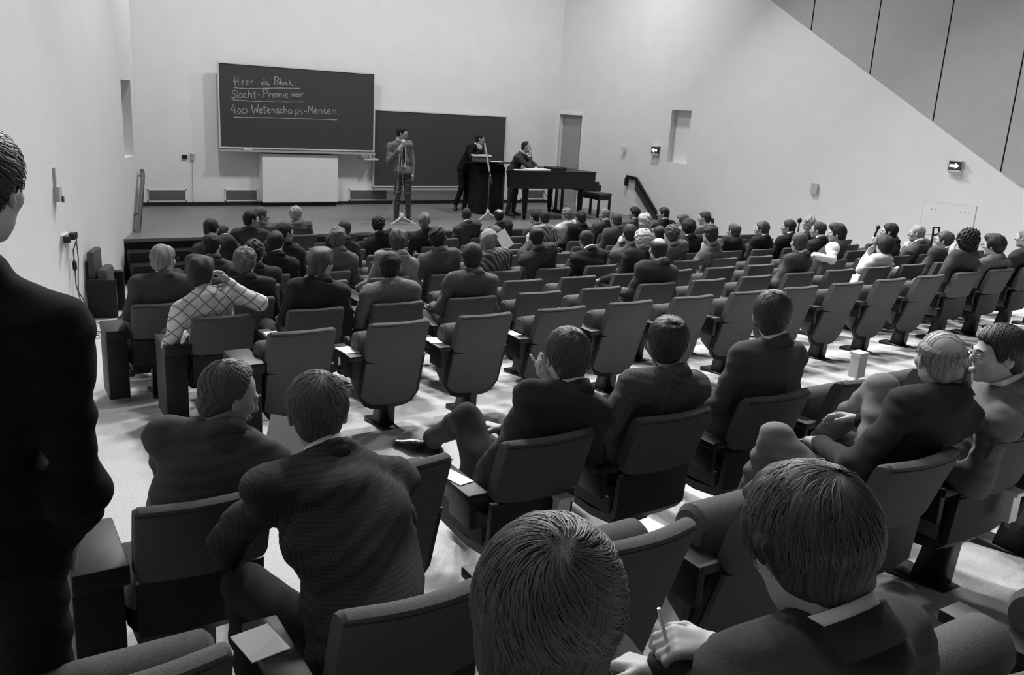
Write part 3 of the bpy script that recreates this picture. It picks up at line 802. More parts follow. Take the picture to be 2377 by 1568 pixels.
def bend(x):
    return -0.035 * (1 - (x / (SW / 2)) ** 2)


def ins(x, w=SW / 2, r=0.02):
    e = w - abs(x)
    return 0.86 if e < 1e-6 else (0.97 if e < r else 1.0)


xs_b = [-SW / 2, -SW / 2 + .012] + [-SW / 2 + .012 + (SW - .024) * i / 8 for i in range(1, 8)] + [SW / 2 - .012, SW / 2]
proto = {}


def seat_meshes():
    m = {}
    prof = [(0.088, 0.515), (0.045, 0.65), (0.002, 0.775), (0.006, 0.792), (0.022, 0.80), (0.044, 0.798), (0.062, 0.788), (0.075, 0.765), (0.115, 0.65), (0.15, 0.52)]
    m['backrest'] = (MB().sweep(prof, xs_b, bend, lambda x: ins(x)), M_SEAT)
    # lower fabric panel (underside of the tipped-up seat)
    mb = MB()
    for side, off in ((0, 0.0), (1, 0.02)):
        pass
    nx, nz = 10, 6
    vv, ff = [], []
    for off in (0.0, 0.02):
        for i in range(nx + 1):
            x = -0.2 + 0.4 * i / nx
            zb = 0.195 + 0.055 * abs(x / 0.2) ** 5 - 0.012 * (1 - (x / .2) ** 2)
            for k in range(nz + 1):
                z = zb + (0.51 - zb) * k / nz
                vv.append((x, 0.095 + (0.52 - z) * 0.30 + off + bend(x * .95) * 0.8, z))
    S_ = (nx + 1) * (nz + 1)
    for i in range(nx):
        for k in range(nz):
            a = i * (nz + 1) + k
            b = a + nz + 1
            ff += [(a, b, b + 1, a + 1), (S_ + a, S_ + a + 1, S_ + b + 1, S_ + b)]
    for i in range(nx):
        a, b = i * (nz + 1), (i + 1) * (nz + 1)
        ff += [(a, S_ + a, S_ + b, b), (a + nz, b + nz, S_ + b + nz, S_ + a + nz)]
    for k in range(nz):
        a, b = k, nx * (nz + 1) + k
        ff += [(a, a + 1, S_ + a + 1, S_ + a), (b, S_ + b, S_ + b + 1, b + 1)]
    m['lower_panel'] = (MB().add(vv, ff), M_SEAT)
    # dark shell round it
    vv, ff = [], []
    for off in (0.021, 0.05):
        for i in range(nx + 1):
            x = -0.205 + 0.445 * i / nx
            zb = 0.155 + 0.085 * abs((x - .0175) / 0.2225) ** 6 - 0.012 * (1 - (x / .25) ** 2)
            for k in range(nz + 1):
                z = zb + (0.53 - zb) * k / nz
                vv.append((x, 0.095 + (0.52 - z) * 0.30 + off + bend(x) * 0.8, z))
    m['seat_shell'] = (MB().add(vv, ff0(nx, nz)), M_SHELL)
    # tipped-up cushion with its rolled front edge on top
    c = [(0.255 + 0.075 * math.cos(t), 0.612 + 0.075 * math.sin(t)) for t in [RAD(a) for a in range(-60, 205, 22)]]
    prof = [(0.33, 0.30), (0.335, 0.45)] + c + [(0.20, 0.45), (0.235, 0.24)]
    xs_c = [-0.222, -0.205] + [-0.205 + 0.41 * i / 6 for i in range(1, 6)] + [0.205, 0.222]
    m['cushion_up'] = (MB().sweep(prof, xs_c, lambda x: 0.0, lambda x: 0.84 if abs(x) > 0.22 else 1.0), M_SEAT)
    prof = [(0.16, 0.30), (0.5, 0.285), (0.57, 0.29), (0.615, 0.32), (0.625, 0.36), (0.60, 0.40), (0.54, 0.42), (0.4, 0.40), (0.17, 0.375)]
    m['cushion_down'] = (MB().sweep(prof, xs_c, lambda x: 0.0, lambda x: 0.86 if abs(x) > 0.22 else 1.0), M_SEAT)
    prof = [(0.105, 0.50), (0.12, 0.30), (0.16, 0.255), (0.3, 0.235), (0.56, 0.25), (0.57, 0.285), (0.3, 0.275), (0.175, 0.295), (0.145, 0.33), (0.13, 0.50)]
    m['shell_down'] = (MB().sweep(prof, [-0.2, -0.1, 0, 0.1, 0.2], lambda x: bend(x) * .6, lambda x: 1.0), M_SHELL)
    pts = [(x, bend(x) - .0005 + .004, .7785) for x in xs_b]
    m['piping'] = (MB().tube(pts, .0028, 4), M_SHELL)
    m['pedestal'] = (MB().add([(-.055, .20, .0), (.055, .20, .0), (.055, .33, .0), (-.055, .33, .0), (-.05, .17, .45), (.05, .17, .45), (.05, .24, .45), (-.05, .24, .45)], [(0, 3, 2, 1), (4, 5, 6, 7), (0, 1, 5, 4), (1, 2, 6, 5), (2, 3, 7, 6), (3, 0, 4, 7)]), M_STEEL)
    m['foot_plate'] = (MB().box(-.065, .065, .08, .44, -.02, .016), M_STEEL)
    m['armrest'] = (MB().box(-.315, -.222, .10, .44, .53, .565, .006).box(-.285, -.252, .13, .30, .40, .53, .004), M_ARM)
    m['end_panel'] = (MB().box(-.385, -.222, .06, .42, .53, .60, .008).box(-.385, -.24, .08, .40, .06, .53, .006), M_ARM)
    out = {}
    for k, (b, mm) in m.items():
        o = b.build(k, mm, fix=True)
        autosmooth(o, 35)
        out[k] = o.data
        bpy.data.objects.remove(o)
    return out


def ff0(nx, nz):
    ff = []
    S_ = (nx + 1) * (nz + 1)
    for i in range(nx):
        for k in range(nz):
            a = i * (nz + 1) + k
            b = a + nz + 1
            ff += [(a, b, b + 1, a + 1), (S_ + a, S_ + a + 1, S_ + b + 1, S_ + b)]
    for i in range(nx):
        a, b = i * (nz + 1), (i + 1) * (nz + 1)
        ff += [(a, S_ + a, S_ + b, b), (a + nz, b + nz, S_ + b + nz, S_ + a + nz)]
    for k in range(nz):
        a, b = k, nx * (nz + 1) + k
        ff += [(a, a + 1, S_ + a + 1, S_ + a), (b, S_ + b, S_ + b + 1, b + 1)]
    return ff


SM = seat_meshes()
ORD = 'first second third fourth fifth sixth seventh eighth ninth tenth eleventh twelfth thirteenth fourteenth fifteenth sixteenth seventeenth eighteenth nineteenth twentieth'.split()
ROWS = {  # row: (y of the back's rear top edge, left edge of first back, number)
    'C': (0.615, 0.20, 4), 'B': (1.57, -0.03, 7), 'A': (2.527, 0.345, 9),
    'F1': (4.935, 1.474, 15), 'F2': (5.813, 1.224, 16), 'F3': (6.691, 0.979, 18), 'F4': (7.569, 1.30, 18), 'F5': (8.447, 1.678, 17),
    'F6': (9.325, 2.044, 17), 'F7': (10.203, 2.384, 16), 'F8': (11.081, 2.30, 16), 'F9': (11.959, 2.95, 14), 'F10': (12.837, 3.54, 12)}


def seat_center(row, x):
    y, x0, n = ROWS[row]
    k = int(round((x - (x0 + SW / 2)) / SP))
    k = max(0, min(n - 1, k))
    return k, x0 + SW / 2 + SP * k


occupied = {}
for s_ in PEOPLE:
    k, xc = seat_center(s_[1], s_[2])
    occupied[(s_[1], k)] = s_[0]


def put(name, data, parent):
    o = bpy.data.objects.new(name, data)
    o.parent = parent
    COL.objects.link(o)
    return o


def ashtray(parent, x, y, z, label=None):
    o = MB().box(-.03, .03, -.045, .0, -.12, .0, .004).build('ashtray', M_CHROME, parent)
    o.location = (x, y, z)
    MB().box(-.036, .036, -.06, .003, .0, .02, .004).build('ashtray_lid', M_CHROME, o)
    return o


for row, (y, x0, n) in ROWS.items():
    if row[0] == 'F':
        rp = '%s row before cross aisle' % ORD[int(row[1:]) - 1]
    else:
        rp = '%s row behind cross aisle' % ORD['ABC'.index(row)]
    for k in range(n):
        xc = x0 + SW / 2 + SP * k
        root = empty('auditorium_seat', (xc, y, zf(y + 0.27)))
        put('backrest', SM['backrest'], root)
        put('piping', SM['piping'], root)
        put('pedestal', SM['pedestal'], root)
        put('foot_plate', SM['foot_plate'], root)
        if (row, k) in occupied:
            put('seat_cushion', SM['cushion_down'], root)
            put('seat_shell', SM['shell_down'], root)
            stt = 'occupied seat'
        else:
            put('seat_cushion', SM['cushion_up'], root)
            put('lower_panel', SM['lower_panel'], root)
            put('seat_shell', SM['seat_shell'], root)
            stt = 'empty seat'
        if k == 0 and row in ('A', 'F1', 'F2', 'F3', 'F4'):
            put('end_panel', SM['end_panel'], root)
        else:
            put('armrest', SM['armrest'], root)
        if (row, k) in (('A', 2), ('B', 5)):
            ashtray(root, 0.1, 0.075, 0.49)
        tag(root, 'dark grey %s, %s from left in %s' % (stt, ORD[k], rp), 'seat', 'auditorium seats')

# white leaflets left on armrests
def leaflet(x, y, z, rz, w, h, label, tilt=0.0):
    o = MB().box(-w / 2, w / 2, -h / 2, h / 2, 0, 0.003).build('leaflet', M_PAPER)
    o.location = (x, y, z)
    o.rotation_euler = (tilt, 0, rz)
    tag(o, label, 'paper', 'leaflets left on armrests')


def arm_pos(row, k):
    y, x0, n = ROWS[row]
    return x0 + SW / 2 + SP * k - 0.268, y + 0.28, zf(y + 0.27) + 0.566


for row, k, dx, dy, rz, w, h, lab in (
        ('F1', 1, 0, -.02, .1, .10, .16, 'white leaflet on the armrest at the near end of the row by the cross aisle'),
        ('F1', 2, 0, .0, -.1, .09, .15, 'white leaflet on the armrest second along the row by the cross aisle'),
        ('F1', 3, -.01, -.03, .05, .08, .12, 'white leaflet on the third armrest of the row by the cross aisle'),
        ('F2', 1, .02, .0, .0, .10, .12, 'white leaflet beside the plaid shirt man'),
        ('A', 2, -.01, .0, .2, .07, .16, 'white leaflet on the armrest beside the man with crossed legs'),
        ('B', 1, -.03, .05, .15, .10, .13, 'pale leaflet on the nearest armrest at the bottom edge'),
        ('B', 3, .0, .08, .1, .08, .14, 'pale leaflet behind the tipped-up cushions of the nearest rows')):
    ax, ay, az = arm_pos(row, k)
    leaflet(ax + dx, ay + dy, az, rz, w, h, lab)

# ashtray box on a post in the cross aisle
pb = empty('standing_ashtray', (4.42, 3.03, zf(3.03)))
MB().tube([(0, 0, 0), (0, 0, .62)], .012, 8).build('post', M_CHROME, pb)
MB().lathe([(.09, 0), (.09, .012), (.02, .02)], n=16).build('base', M_STEEL, pb)
MB().box(-.045, .03, -.03, .035, .60, .74, .004).build('bin', M_CHROME, pb)
MB().box(-.05, .038, -.036, .042, .735, .755, .004).build('lid', M_CHROME, pb)
tag(pb, 'pale metal ashtray box on a post in front of the empty seat', 'ashtray')

# flip-up usher seat on the left wall
ang = math.atan2(0.34, 1)
us = empty('usher_seat', (wl(11.75) + 0.02, 11.75, zf(11.75)), -ang)
for yy in (-.27, .23):
    MB().box(.0, .34, yy, yy + .05, 0.0, .50, .008).build('side_panel', M_ARM, us)
MB().sweep([(-.19, 0), (.19, 0), (.19, .03), (-.19, .03)], [0, .1], lambda x: 0, lambda x: 1) if False else None
o = MB().box(.01, .10, -.21, .22, .42, .84, .035).build('backrest', M_SEAT, us)
autosmooth(o)
o = MB().box(.11, .24, -.21, .22, .22, .62, .05).build('seat_cushion', M_SEAT, us)
autosmooth(o)
MB().box(.1, .33, .235, .275, .5, .53, .006).build('arm_strip', mat('arm_strip_grey', .2, .5), us)
tag(us, 'dark flip-up usher seat fixed against the bare wall above the cables', 'seat')

# ------------------------------------------------------------------ stage furniture
lec = empty('lectern', (9.53, 16.15, STAGE_Z))
MB().box(-.30, .30, -.22, .22, .05, 1.05, .006).build('body', M_PIANO, lec)
MB().box(-.28, .28, -.2, .2, 0, .05).build('plinth', M_DARK, lec)
o = MB().box(-.47, .47, -.30, .28, 0, .035, .006).build('top', M_PIANO, lec)
o.location = (0, 0, 1.06)
o.rotation_euler = (RAD(-4), 0, 0)
MB().box(.30, .34, -.22, .2, .1, 1.0).build('side_strip', mat('lectern_side', .06, .4), lec)
tag(lec, 'tall black lectern with overhanging top on the stage', 'lectern')
o = tag(MB().box(-.2, .2, -.1, .1, 0, .12, .01).build('desk_lamp_box', mat('lamp_box', .12, .5)), 'pale-topped reading lamp box on the lectern', 'lamp')
o.location = (9.40, 16.2, STAGE_Z + 1.085)
MB().box(-.215, .215, -.115, .115, .115, .15, .006).build('lamp_top', M_PAPER, o)
o = tag(MB().box(-.15, .15, -.11, .11, 0, .02).build('lecture_notes', M_PAPER), 'sheaf of white notes lying on the lectern', 'paper')
o.location = (9.74, 16.08, STAGE_Z + 1.085)


def mic_stand(x, y, pole, boom, label, m_boom):
    r = empty('microphone_stand', (x, y, STAGE_Z))
    MB().tube([(0, 0, .13), (0, 0, pole)], .011, 8).build('pole', mat('stand_grey', .12, .35), r)
    for a in (200, 330, 80):
        MB().tube([(0, 0, .14), (.27 * math.cos(RAD(a)), .27 * math.sin(RAD(a)), .012)], [.016, .012], 8).build('leg', M_CHROME, r)
    MB().lathe([(.0, .10), (.035, .12), (.04, .15), (.03, .19), (.012, .22)], n=14).build('hub', M_CHROME, r, smooth=True)
    if boom:
        a, b, c = boom
        MB().tube([a, b], .016, 8).build('boom', m_boom, r)
        MB().tube([b, c], .01, 8).build('boom_tail', mat('stand_grey', .12, .35), r)
        MB().lathe([(.02, -.02), (.02, .02)], (0, 0, pole), 10).build('clamp', M_STEEL, r)
    tag(r, label, 'microphone stand')
    return r


mic_stand(6.93, 14.78, 1.20, None, 'microphone stand with white tripod foot before the standing speaker', M_CHROME)
mic_stand(9.02, 15.15, .95, ((-.12, .05, 1.52), (.02, 0, .88), (.05, -.02, .72)), 'microphone stand with white tripod foot and boom before the lectern', M_CHROME)

# grand piano: keyboard end to the right, straight side to the hall
pn = empty('grand_piano', (9.48, 14.83, STAGE_Z))
out = [(0.05, 0.0), (1.98, 0.0), (1.98, 1.42), (1.25, 1.42), (1.0, 1.34), (.8, 1.08), (.62, .78), (.42, .60), (.2, .54), (.06, .46), (0, .32), (0, .1)]
MB().prism(out, .66, .985).build('case', M_PIANO, pn)
o2 = [(x * 1.01 - .01, y_0 * 1.02 - .012) for x, y_0 in out]
MB().prism(o2, .987, 1.012).build('lid', M_PIANO, pn)
MB().box(1.96, 2.16, .0, 1.42, .60, .74, .015).build('key_bed', M_PIANO, pn)
MB().box(1.98, 2.10, .0, .06, .74, .80, .01).build('cheek', M_PIANO, pn)
MB().box(1.98, 2.10, 1.36, 1.42, .74, .80, .01).build('cheek', M_PIANO, pn)
kb = MB().box(1.99, 2.12, .08, 1.34, .74, .757).build('keyboard', M_PAPER, pn)
for k in range(36):
    if k % 7 not in (2, 6):
        MB().box(1.99, 2.06, .1 + k * .034, .115 + k * .034, .757, .767).build('black_key', M_DARK, kb)
MB().box(1.7, 1.98, .02, 1.40, .60, .67).build('keyslip', M_PIANO, pn)
for (lx, ly) in ((1.72, .14), (1.72, 1.28), (.45, .35)):
    o = MB().tube([(lx, ly, .66), (lx, ly, .10)], [.07, .05], 8).build('leg', M_PIANO, pn)
    MB().lathe([(.03, 0), (.04, .05), (.03, .10)], (lx, ly, 0), 8).build('caster', M_STEEL, o)
MB().box(1.55, 1.60, .58, .62, .12, .62).box(1.55, 1.60, .80, .84, .12, .62).box(1.52, 1.66, .52, .90, .06, .13).build('pedal_lyre', M_PIANO, pn)
MB().tube([(1.05, .7, .66), (1.45, .7, .14)], .008, 6).build('lyre_brace', M_STEEL, pn)
tag(pn, 'black grand piano with closed lid and papers on top', 'piano')
bn = empty('piano_bench', (11.97, 15.45, STAGE_Z))
o = MB().box(-.18, .18, -.38, .38, .46, .53, .02).build('seat', mat('bench_leather', .05, .4), bn)
for sx in (-.15, .15):
    for sy in (-.34, .34):
        MB().box(sx - .022, sx + .022, sy - .022, sy + .022, 0, .46).build('leg', M_PIANO, bn)
MB().box(-.16, .16, -.36, .36, .38, .46).build('apron', M_PIANO, bn)
tag(bn, 'black padded piano bench at the keyboard end', 'bench')
for (x, y, rz, w, h, t, lab, nm, mm) in (
        (10.05, 14.98, .1, .55, .24, .035, 'loose stack of white papers on the piano lid', 'paper_stack', M_PAPER),
        (9.62, 14.95, -.2, .24, .16, .02, 'single white sheets at the tail end of the piano', 'paper_stack', M_PAPER),
        (10.62, 15.15, .25, .42, .28, .07, 'black briefcase lying flat on the piano lid', 'briefcase', M_DARK)):
    o = tag(MB().box(-w / 2, w / 2, -h / 2, h / 2, 0, t, .006).build(nm, mm), lab, 'paper' if 'paper' in nm else 'bag')
    o.location = (x, y, STAGE_Z + 1.013)
    o.rotation_euler = (0, 0, rz)
    if nm == 'briefcase':
        MB().tube([(-.08, -h / 2, t / 2), (-.06, -h / 2 - .04, t / 2), (.06, -h / 2 - .04, t / 2), (.08, -h / 2, t / 2)], .008, 6).build('handle', M_DARK, o)

# small extras half hidden in the audience
ms = empty('audience_microphone', (11.27, 9.2, zf(9.2)))
MB().tube([(0, 0, 0), (0, 0, 1.10)], .01, 8).build('stand', M_STEEL, ms)
MB().lathe([(0, -.045), (.028, -.032), (.038, 0), (.028, .032), (0, .045)], (0, 0, 1.13), 12).build('foam_head', M_DARK, ms, smooth=True)
MB().lathe([(.12, 0), (.12, .015), (.02, .03)], n=14).build('base', M_STEEL, ms)
tag(ms, 'microphone with round black foam head beside the curly grey-haired man', 'microphone')
cn = empty('walking_cane', (10.50, 6.45, zf(6.45)))
MB().tube([(0, 0, 0), (0, 0, 1.05)], .013, 8).build('shaft', M_STEEL, cn)
MB().tube([(0, 0, 1.04), (-.02, 0, 1.14), (.08, -.02, 1.14), (.085, -.02, 1.06), (0, 0, 1.04)], .014, 8).build('handle', M_STEEL, cn)
tag(cn, 'dark cane with loop handle behind the man with dark-rimmed glasses', 'cane')

# ------------------------------------------------------------------ people: smooth blended surfaces polygonised with surface nets
def V(*a):
    return np.array(a, float)


def rotz(a):
    c, s = math.cos(a), math.sin(a)
    return np.array(((c, -s, 0), (s, c, 0), (0, 0, 1.0)))


def rotx(a):
    c, s = math.cos(a), math.sin(a)
    return np.array(((1.0, 0, 0), (0, c, -s), (0, s, c)))


def roty(a):
    c, s = math.cos(a), math.sin(a)
    return np.array(((c, 0, s), (0, 1.0, 0), (-s, 0, c)))


class Field:
    def __init__(s, h, k=0.02):
        s.h, s.k, s.p = h, k, []

    def cone(s, a, b, ra, rb, k=None):
        a, b = np.asarray(a, float), np.asarray(b, float)
        m = max(ra, rb)
        s.p.append(('c', np.minimum(a, b) - m, np.maximum(a, b) + m, (a, b, ra, rb), s.k if k is None else k, 1))
        return s

    def ell(s, c, r, R=None, k=None, sub=False):
        c, r = np.asarray(c, float), np.asarray(r, float)
        ext = r if R is None else np.abs(R) @ r
        s.p.append(('e', c - ext, c + ext, (c, r, R), s.k if k is None else k, -1 if sub else 1))
        return s

    def chain(s, pts, rs, k=None):
        for i in range(len(pts) - 1):
            s.cone(pts[i], pts[i + 1], rs[i], rs[i + 1], k)
        return s

    def grid(s, noise=None, post=None):
        h = s.h
        add = [q for q in s.p if q[5] > 0]
        lo = np.min([q[1] for q in add], 0) - 3 * h - .012
        hi = np.max([q[2] for q in add], 0) + 3 * h + .012
        n = np.ceil((hi - lo) / h).astype(int) + 1
        ax = [(lo[i] + h * np.arange(n[i])).astype(np.float32) for i in range(3)]
        f = np.full(tuple(n), 0.15, np.float32)
        for typ, plo, phi, dat, k, sg in s.p:
            m = k + 2.5 * h
            i0 = np.maximum(np.floor((plo - m - lo) / h).astype(int), 0)
            i1 = np.minimum(np.ceil((phi + m - lo) / h).astype(int) + 1, n)
            if np.any(i1 <= i0):
                continue
            sl = tuple(slice(i0[i], i1[i]) for i in range(3))
            x = ax[0][sl[0]][:, None, None]
            y = ax[1][sl[1]][None, :, None]
            z = ax[2][sl[2]][None, None, :]
            if typ == 'c':
                a, b, ra, rb = dat
                ba = b - a
                L2 = float(ba @ ba) + 1e-12
                px, py, pz = x - a[0], y - a[1], z - a[2]
                t = np.clip((px * ba[0] + py * ba[1] + pz * ba[2]) / L2, 0, 1)
                dd = np.sqrt((px - ba[0] * t) ** 2 + (py - ba[1] * t) ** 2 + (pz - ba[2] * t) ** 2) - (ra + (rb - ra) * t)
            else:
                c, r, R = dat
                px, py, pz = x - c[0], y - c[1], z - c[2]
                if R is not None:
                    px, py, pz = (px * R[0, 0] + py * R[1, 0] + pz * R[2, 0], px * R[0, 1] + py * R[1, 1] + pz * R[2, 1], px * R[0, 2] + py * R[1, 2] + pz * R[2, 2])
                k0 = np.sqrt((px / r[0]) ** 2 + (py / r[1]) ** 2 + (pz / r[2]) ** 2)
                k1 = np.sqrt((px / r[0] ** 2) ** 2 + (py / r[1] ** 2) ** 2 + (pz / r[2] ** 2) ** 2) + 1e-6
                dd = k0 * (k0 - 1) / k1
            g = f[sl]
            if sg > 0:
                hh = np.clip(0.5 + 0.5 * (g - dd) / k, 0, 1)
                f[sl] = g * (1 - hh) + dd * hh - k * hh * (1 - hh)
            else:
                dd = -dd
                hh = np.clip(0.5 - 0.5 * (g - dd) / k, 0, 1)
                f[sl] = g * (1 - hh) + dd * hh + k * hh * (1 - hh)
        X = (ax[0][:, None, None], ax[1][None, :, None], ax[2][None, None, :])
        if noise is not None:
            f = f + noise(*X)
        if post is not None:
            f = post(f, *X)
        return f.astype(np.float32), lo, h

    def mesh(s, noise=None, post=None):
        return surface_nets(*s.grid(noise, post))


CORN = [(i, j, k) for i in (0, 1) for j in (0, 1) for k in (0, 1)]
EDG = [(a, b) for a in range(8) for b in range(a + 1, 8) if sum(abs(CORN[a][i] - CORN[b][i]) for i in range(3)) == 1]


def surface_nets(f, lo, h):
    f[0], f[-1] = 1, 1
    f[:, 0], f[:, -1] = 1, 1
    f[:, :, 0], f[:, :, -1] = 1, 1
    s = f < 0
    nx, ny, nz = f.shape
    cnt = np.zeros((nx - 1, ny - 1, nz - 1), np.int8)
    for (i, j, k) in CORN:
        cnt += s[i:nx - 1 + i, j:ny - 1 + j, k:nz - 1 + k]
    act = (cnt > 0) & (cnt < 8)
    I = np.argwhere(act)
    idx = np.full(act.shape, -1, np.int32)
    idx[act] = np.arange(len(I))
    vals = [f[I[:, 0] + i, I[:, 1] + j, I[:, 2] + k] for (i, j, k) in CORN]
    acc = np.zeros((len(I), 3))
    num = np.zeros(len(I))
    for a, b in EDG:
        m = (vals[a] < 0) != (vals[b] < 0)
        t = np.where(m, vals[a] / (vals[a] - vals[b] + 1e-12), 0)
        A, B = np.array(CORN[a], float), np.array(CORN[b], float)
        acc += np.where(m[:, None], A + (B - A) * t[:, None], 0)
        num += m
    P = (I + acc / num[:, None]) * h + lo
    quads = []
    for ax in range(3):
        o1, o2 = [q for q in range(3) if q != ax]
        sl0 = [slice(None)] * 3
        sl1 = [slice(None)] * 3
        sl0[ax] = slice(0, -1)
        sl1[ax] = slice(1, None)
        a, b = s[tuple(sl0)], s[tuple(sl1)]
        E = np.argwhere(a != b)
        E = E[(E[:, o1] > 0) & (E[:, o2] > 0)]
        E = E[(E[:, o1] < act.shape[o1]) & (E[:, o2] < act.shape[o2])]
        if not len(E):
            continue
        inside = a[E[:, 0], E[:, 1], E[:, 2]]

        def cell(d1, d2):
            C = E.copy()
            C[:, o1] -= d1
            C[:, o2] -= d2
            return idx[C[:, 0], C[:, 1], C[:, 2]]
        q = np.stack([cell(1, 1), cell(0, 1), cell(0, 0), cell(1, 0)], 1)
        flip = inside if ax != 1 else ~inside
        q[~flip] = q[~flip][:, ::-1]
        quads.append(q)
    return P, np.concatenate(quads) if quads else np.zeros((0, 4), int)


def np_mesh(name, P, Q, m, parent, flow=None):
    me = bpy.data.meshes.new(name)
    nv, nq = len(P), len(Q)
    me.vertices.add(nv)
    me.vertices.foreach_set('co', P.astype(np.float32).ravel())
    me.loops.add(nq * 4)
    me.loops.foreach_set('vertex_index', Q.astype(np.int32).ravel())
    me.polygons.add(nq)
    me.polygons.foreach_set('loop_start', np.arange(0, nq * 4, 4, dtype=np.int32))
    me.polygons.foreach_set('use_smooth', np.ones(nq, bool))
    me.update(calc_edges=True)
    if flow is not None:
        at = me.attributes.new('flow', 'FLOAT_VECTOR', 'POINT')
        at.data.foreach_set('vector', flow.astype(np.float32).ravel())
    me.materials.append(m)
    o = bpy.data.objects.new(name, me)
    o.parent = parent
    COL.objects.link(o)
    return o


def waves(seed, amp, fr):
    rs = np.random.RandomState(seed)
    K = rs.normal(size=(5, 3)) * fr
    ph = rs.uniform(0, 6.28, 5)

    def fn(x, y, z):
        t = 0
        for i in range(5):
            t = t + np.sin(K[i, 0] * x * .7 + K[i, 1] * y * .7 + K[i, 2] * z * 2.3 + ph[i])
        return (amp / 2.2 * t).astype(np.float32)
    return fn


def hand(F, w, d, n, side, curl=0.5, sc=1.0, k=0.006):
    """hand with palm, four fingers and thumb: w wrist, d finger direction, n palm normal, side +1 if the thumb is along +cross(d,n)"""
    d = d / (np.linalg.norm(d) + 1e-9)
    n = n - d * (n @ d)
    n = n / (np.linalg.norm(n) + 1e-9)
    s = np.cross(d, n) * side
    for i, o in enumerate((.030, .011, -.010, -.029)):
        F.cone(w + d * .012 * sc + s * o * .55 * sc, w + d * .082 * sc + s * o * sc, .016 * sc, .0125 * sc, .014)
        L = (.040, .045, .042, .033)[i] * sc
        b0 = w + d * .085 * sc + s * o * sc
        c1 = curl * (.8 + .1 * i)
        d1 = d * math.cos(c1) + n * math.sin(c1)
        b1 = b0 + d1 * L
        d2 = d * math.cos(c1 * 2.1) + n * math.sin(c1 * 2.1)
        b2 = b1 + d2 * L * .85
        F.cone(b0, b1, .0105 * sc, .0092 * sc, k).cone(b1, b2, .0092 * sc, .0072 * sc, k)
    t0 = w + d * .028 * sc + s * .024 * sc
    t1 = t0 + (d * .55 + s * .75 + n * .3) * .040 * sc
    t2 = t1 + (d * .9 + s * .2 + n * .35) * .034 * sc
    F.cone(t0, t1, .0145 * sc, .0115 * sc, k).cone(t1, t2, .0115 * sc, .0085 * sc, k)


def head_skin(F, c, R, sc, ears=1.0):
    def P(x, y, z):
        return c + R @ (V(x, y, z) * sc)

    def e(x, y, z, a, b, g, k=.02, sub=False, RR=None):
        F.ell(P(x, y, z), V(a, b, g) * sc, R if RR is None else R @ RR, k, sub)
    e(0, -.012, .028, .073, .092, .082, .02)
    e(0, .035, -.035, .056, .056, .072, .03)
    e(0, .02, -.07, .05, .05, .04, .02)
    e(0, .072, -.092, .022, .018, .018, .02)
    e(0, .078, .022, .048, .018, .012, .015)
    e(.043, .058, -.018, .02, .02, .02, .02)
    e(-.043, .058, -.018, .02, .02, .02, .02)
    for s in (-1, 1):
        e(s * .031, .103, .002, .017, .016, .010, .008, True)
    F.cone(P(0, .088, .008), P(0, .110, -.026), .008 * sc, .0125 * sc, .01)
    e(0, .098, -.056, .022, .008, .005, .006)
    e(0, .096, -.066, .019, .008, .005, .006)
    for s in (-1, 1):
        e(s * .079, -.008, -.006, .009 * ears, .019, .031, .006, False, rotz(s * .35))
        e(s * .088, .0, -.004, .007, .009, .016, .006, True)


HAIR = {  # thickness, noise amp, noise freq, (y, z) of the lower hair line
    'short': (.013, .003, 40, (-.10, -.07, -.03, .0, .014, .030, .052, .085), (-.088, -.090, -.070, .012, -.024, -.012, .045, .074)),
    'crop': (.006, .0015, 60, (-.10, -.07, -.03, .0, .014, .030, .052, .085), (-.078, -.080, -.06, .016, -.01, .0, .07, .10)),
    'wavy': (.019, .006, 45, (-.10, -.07, -.03, .0, .014, .030, .052, .09), (-.095, -.098, -.075, .0, -.03, -.018, .04, .07)),
    'curly': (.019, .007, 125, (-.10, -.07, -.03, .0, .014, .030, .052, .09), (-.085, -.088, -.065, .006, -.024, -.012, .045, .075)),
    'tall': (.025, .005, 40, (-.10, -.07, -.03, .0, .014, .032, .052, .09), (-.083, -.086, -.064, .0, -.045, -.03, .035, .066)),
    'bush': (.040, .009, 110, (-.12, -.07, -.03, .0, .03, .06, .10), (-.10, -.105, -.085, -.02, .0, .04, .07)),
    'crown': (.011, .003, 45, (-.10, -.07, -.03, .0, .014, .030, .052, .085), (-.085, -.088, -.068, .012, -.024, -.01, .06, .10)),
    'bald': (.010, .003, 45, (-.10, -.07, -.03, .0, .03, .06, .085), (-.083, -.086, -.066, .008, .03, .12, .14)),
    'reced': (.009, .0025, 45, (-.10, -.07, -.03, .0, .02, .04, .085), (-.085, -.088, -.068, .006, .085, .125, .15)),
    'comb': (.008, .002, 45, (-.10, -.07, -.03, .0, .03, .06, .085), (-.083, -.086, -.066, .008, .03, .12, .14)),
    'long': (.034, .010, 55, (-.12, -.07, -.03, .0, .03, .06, .10), (-.2, -.2, -.2, -.14, -.02, .04, .07)),
    'bob': (.020, .004, 40, (-.12, -.07, -.03, .0, .03, .06, .10), (-.085, -.09, -.07, -.035, .0, .05, .07)),
    'ponytail': (.014, .003, 40, (-.12, -.07, -.03, .0, .03, .06, .10), (-.07, -.07, -.05, .01, .02, .05, .08)),
    'long_men': (.022, .004, 42, (-.12, -.07, -.03, .0, .03, .06, .10), (-.10, -.105, -.085, -.02, .0, .04, .07)),
}


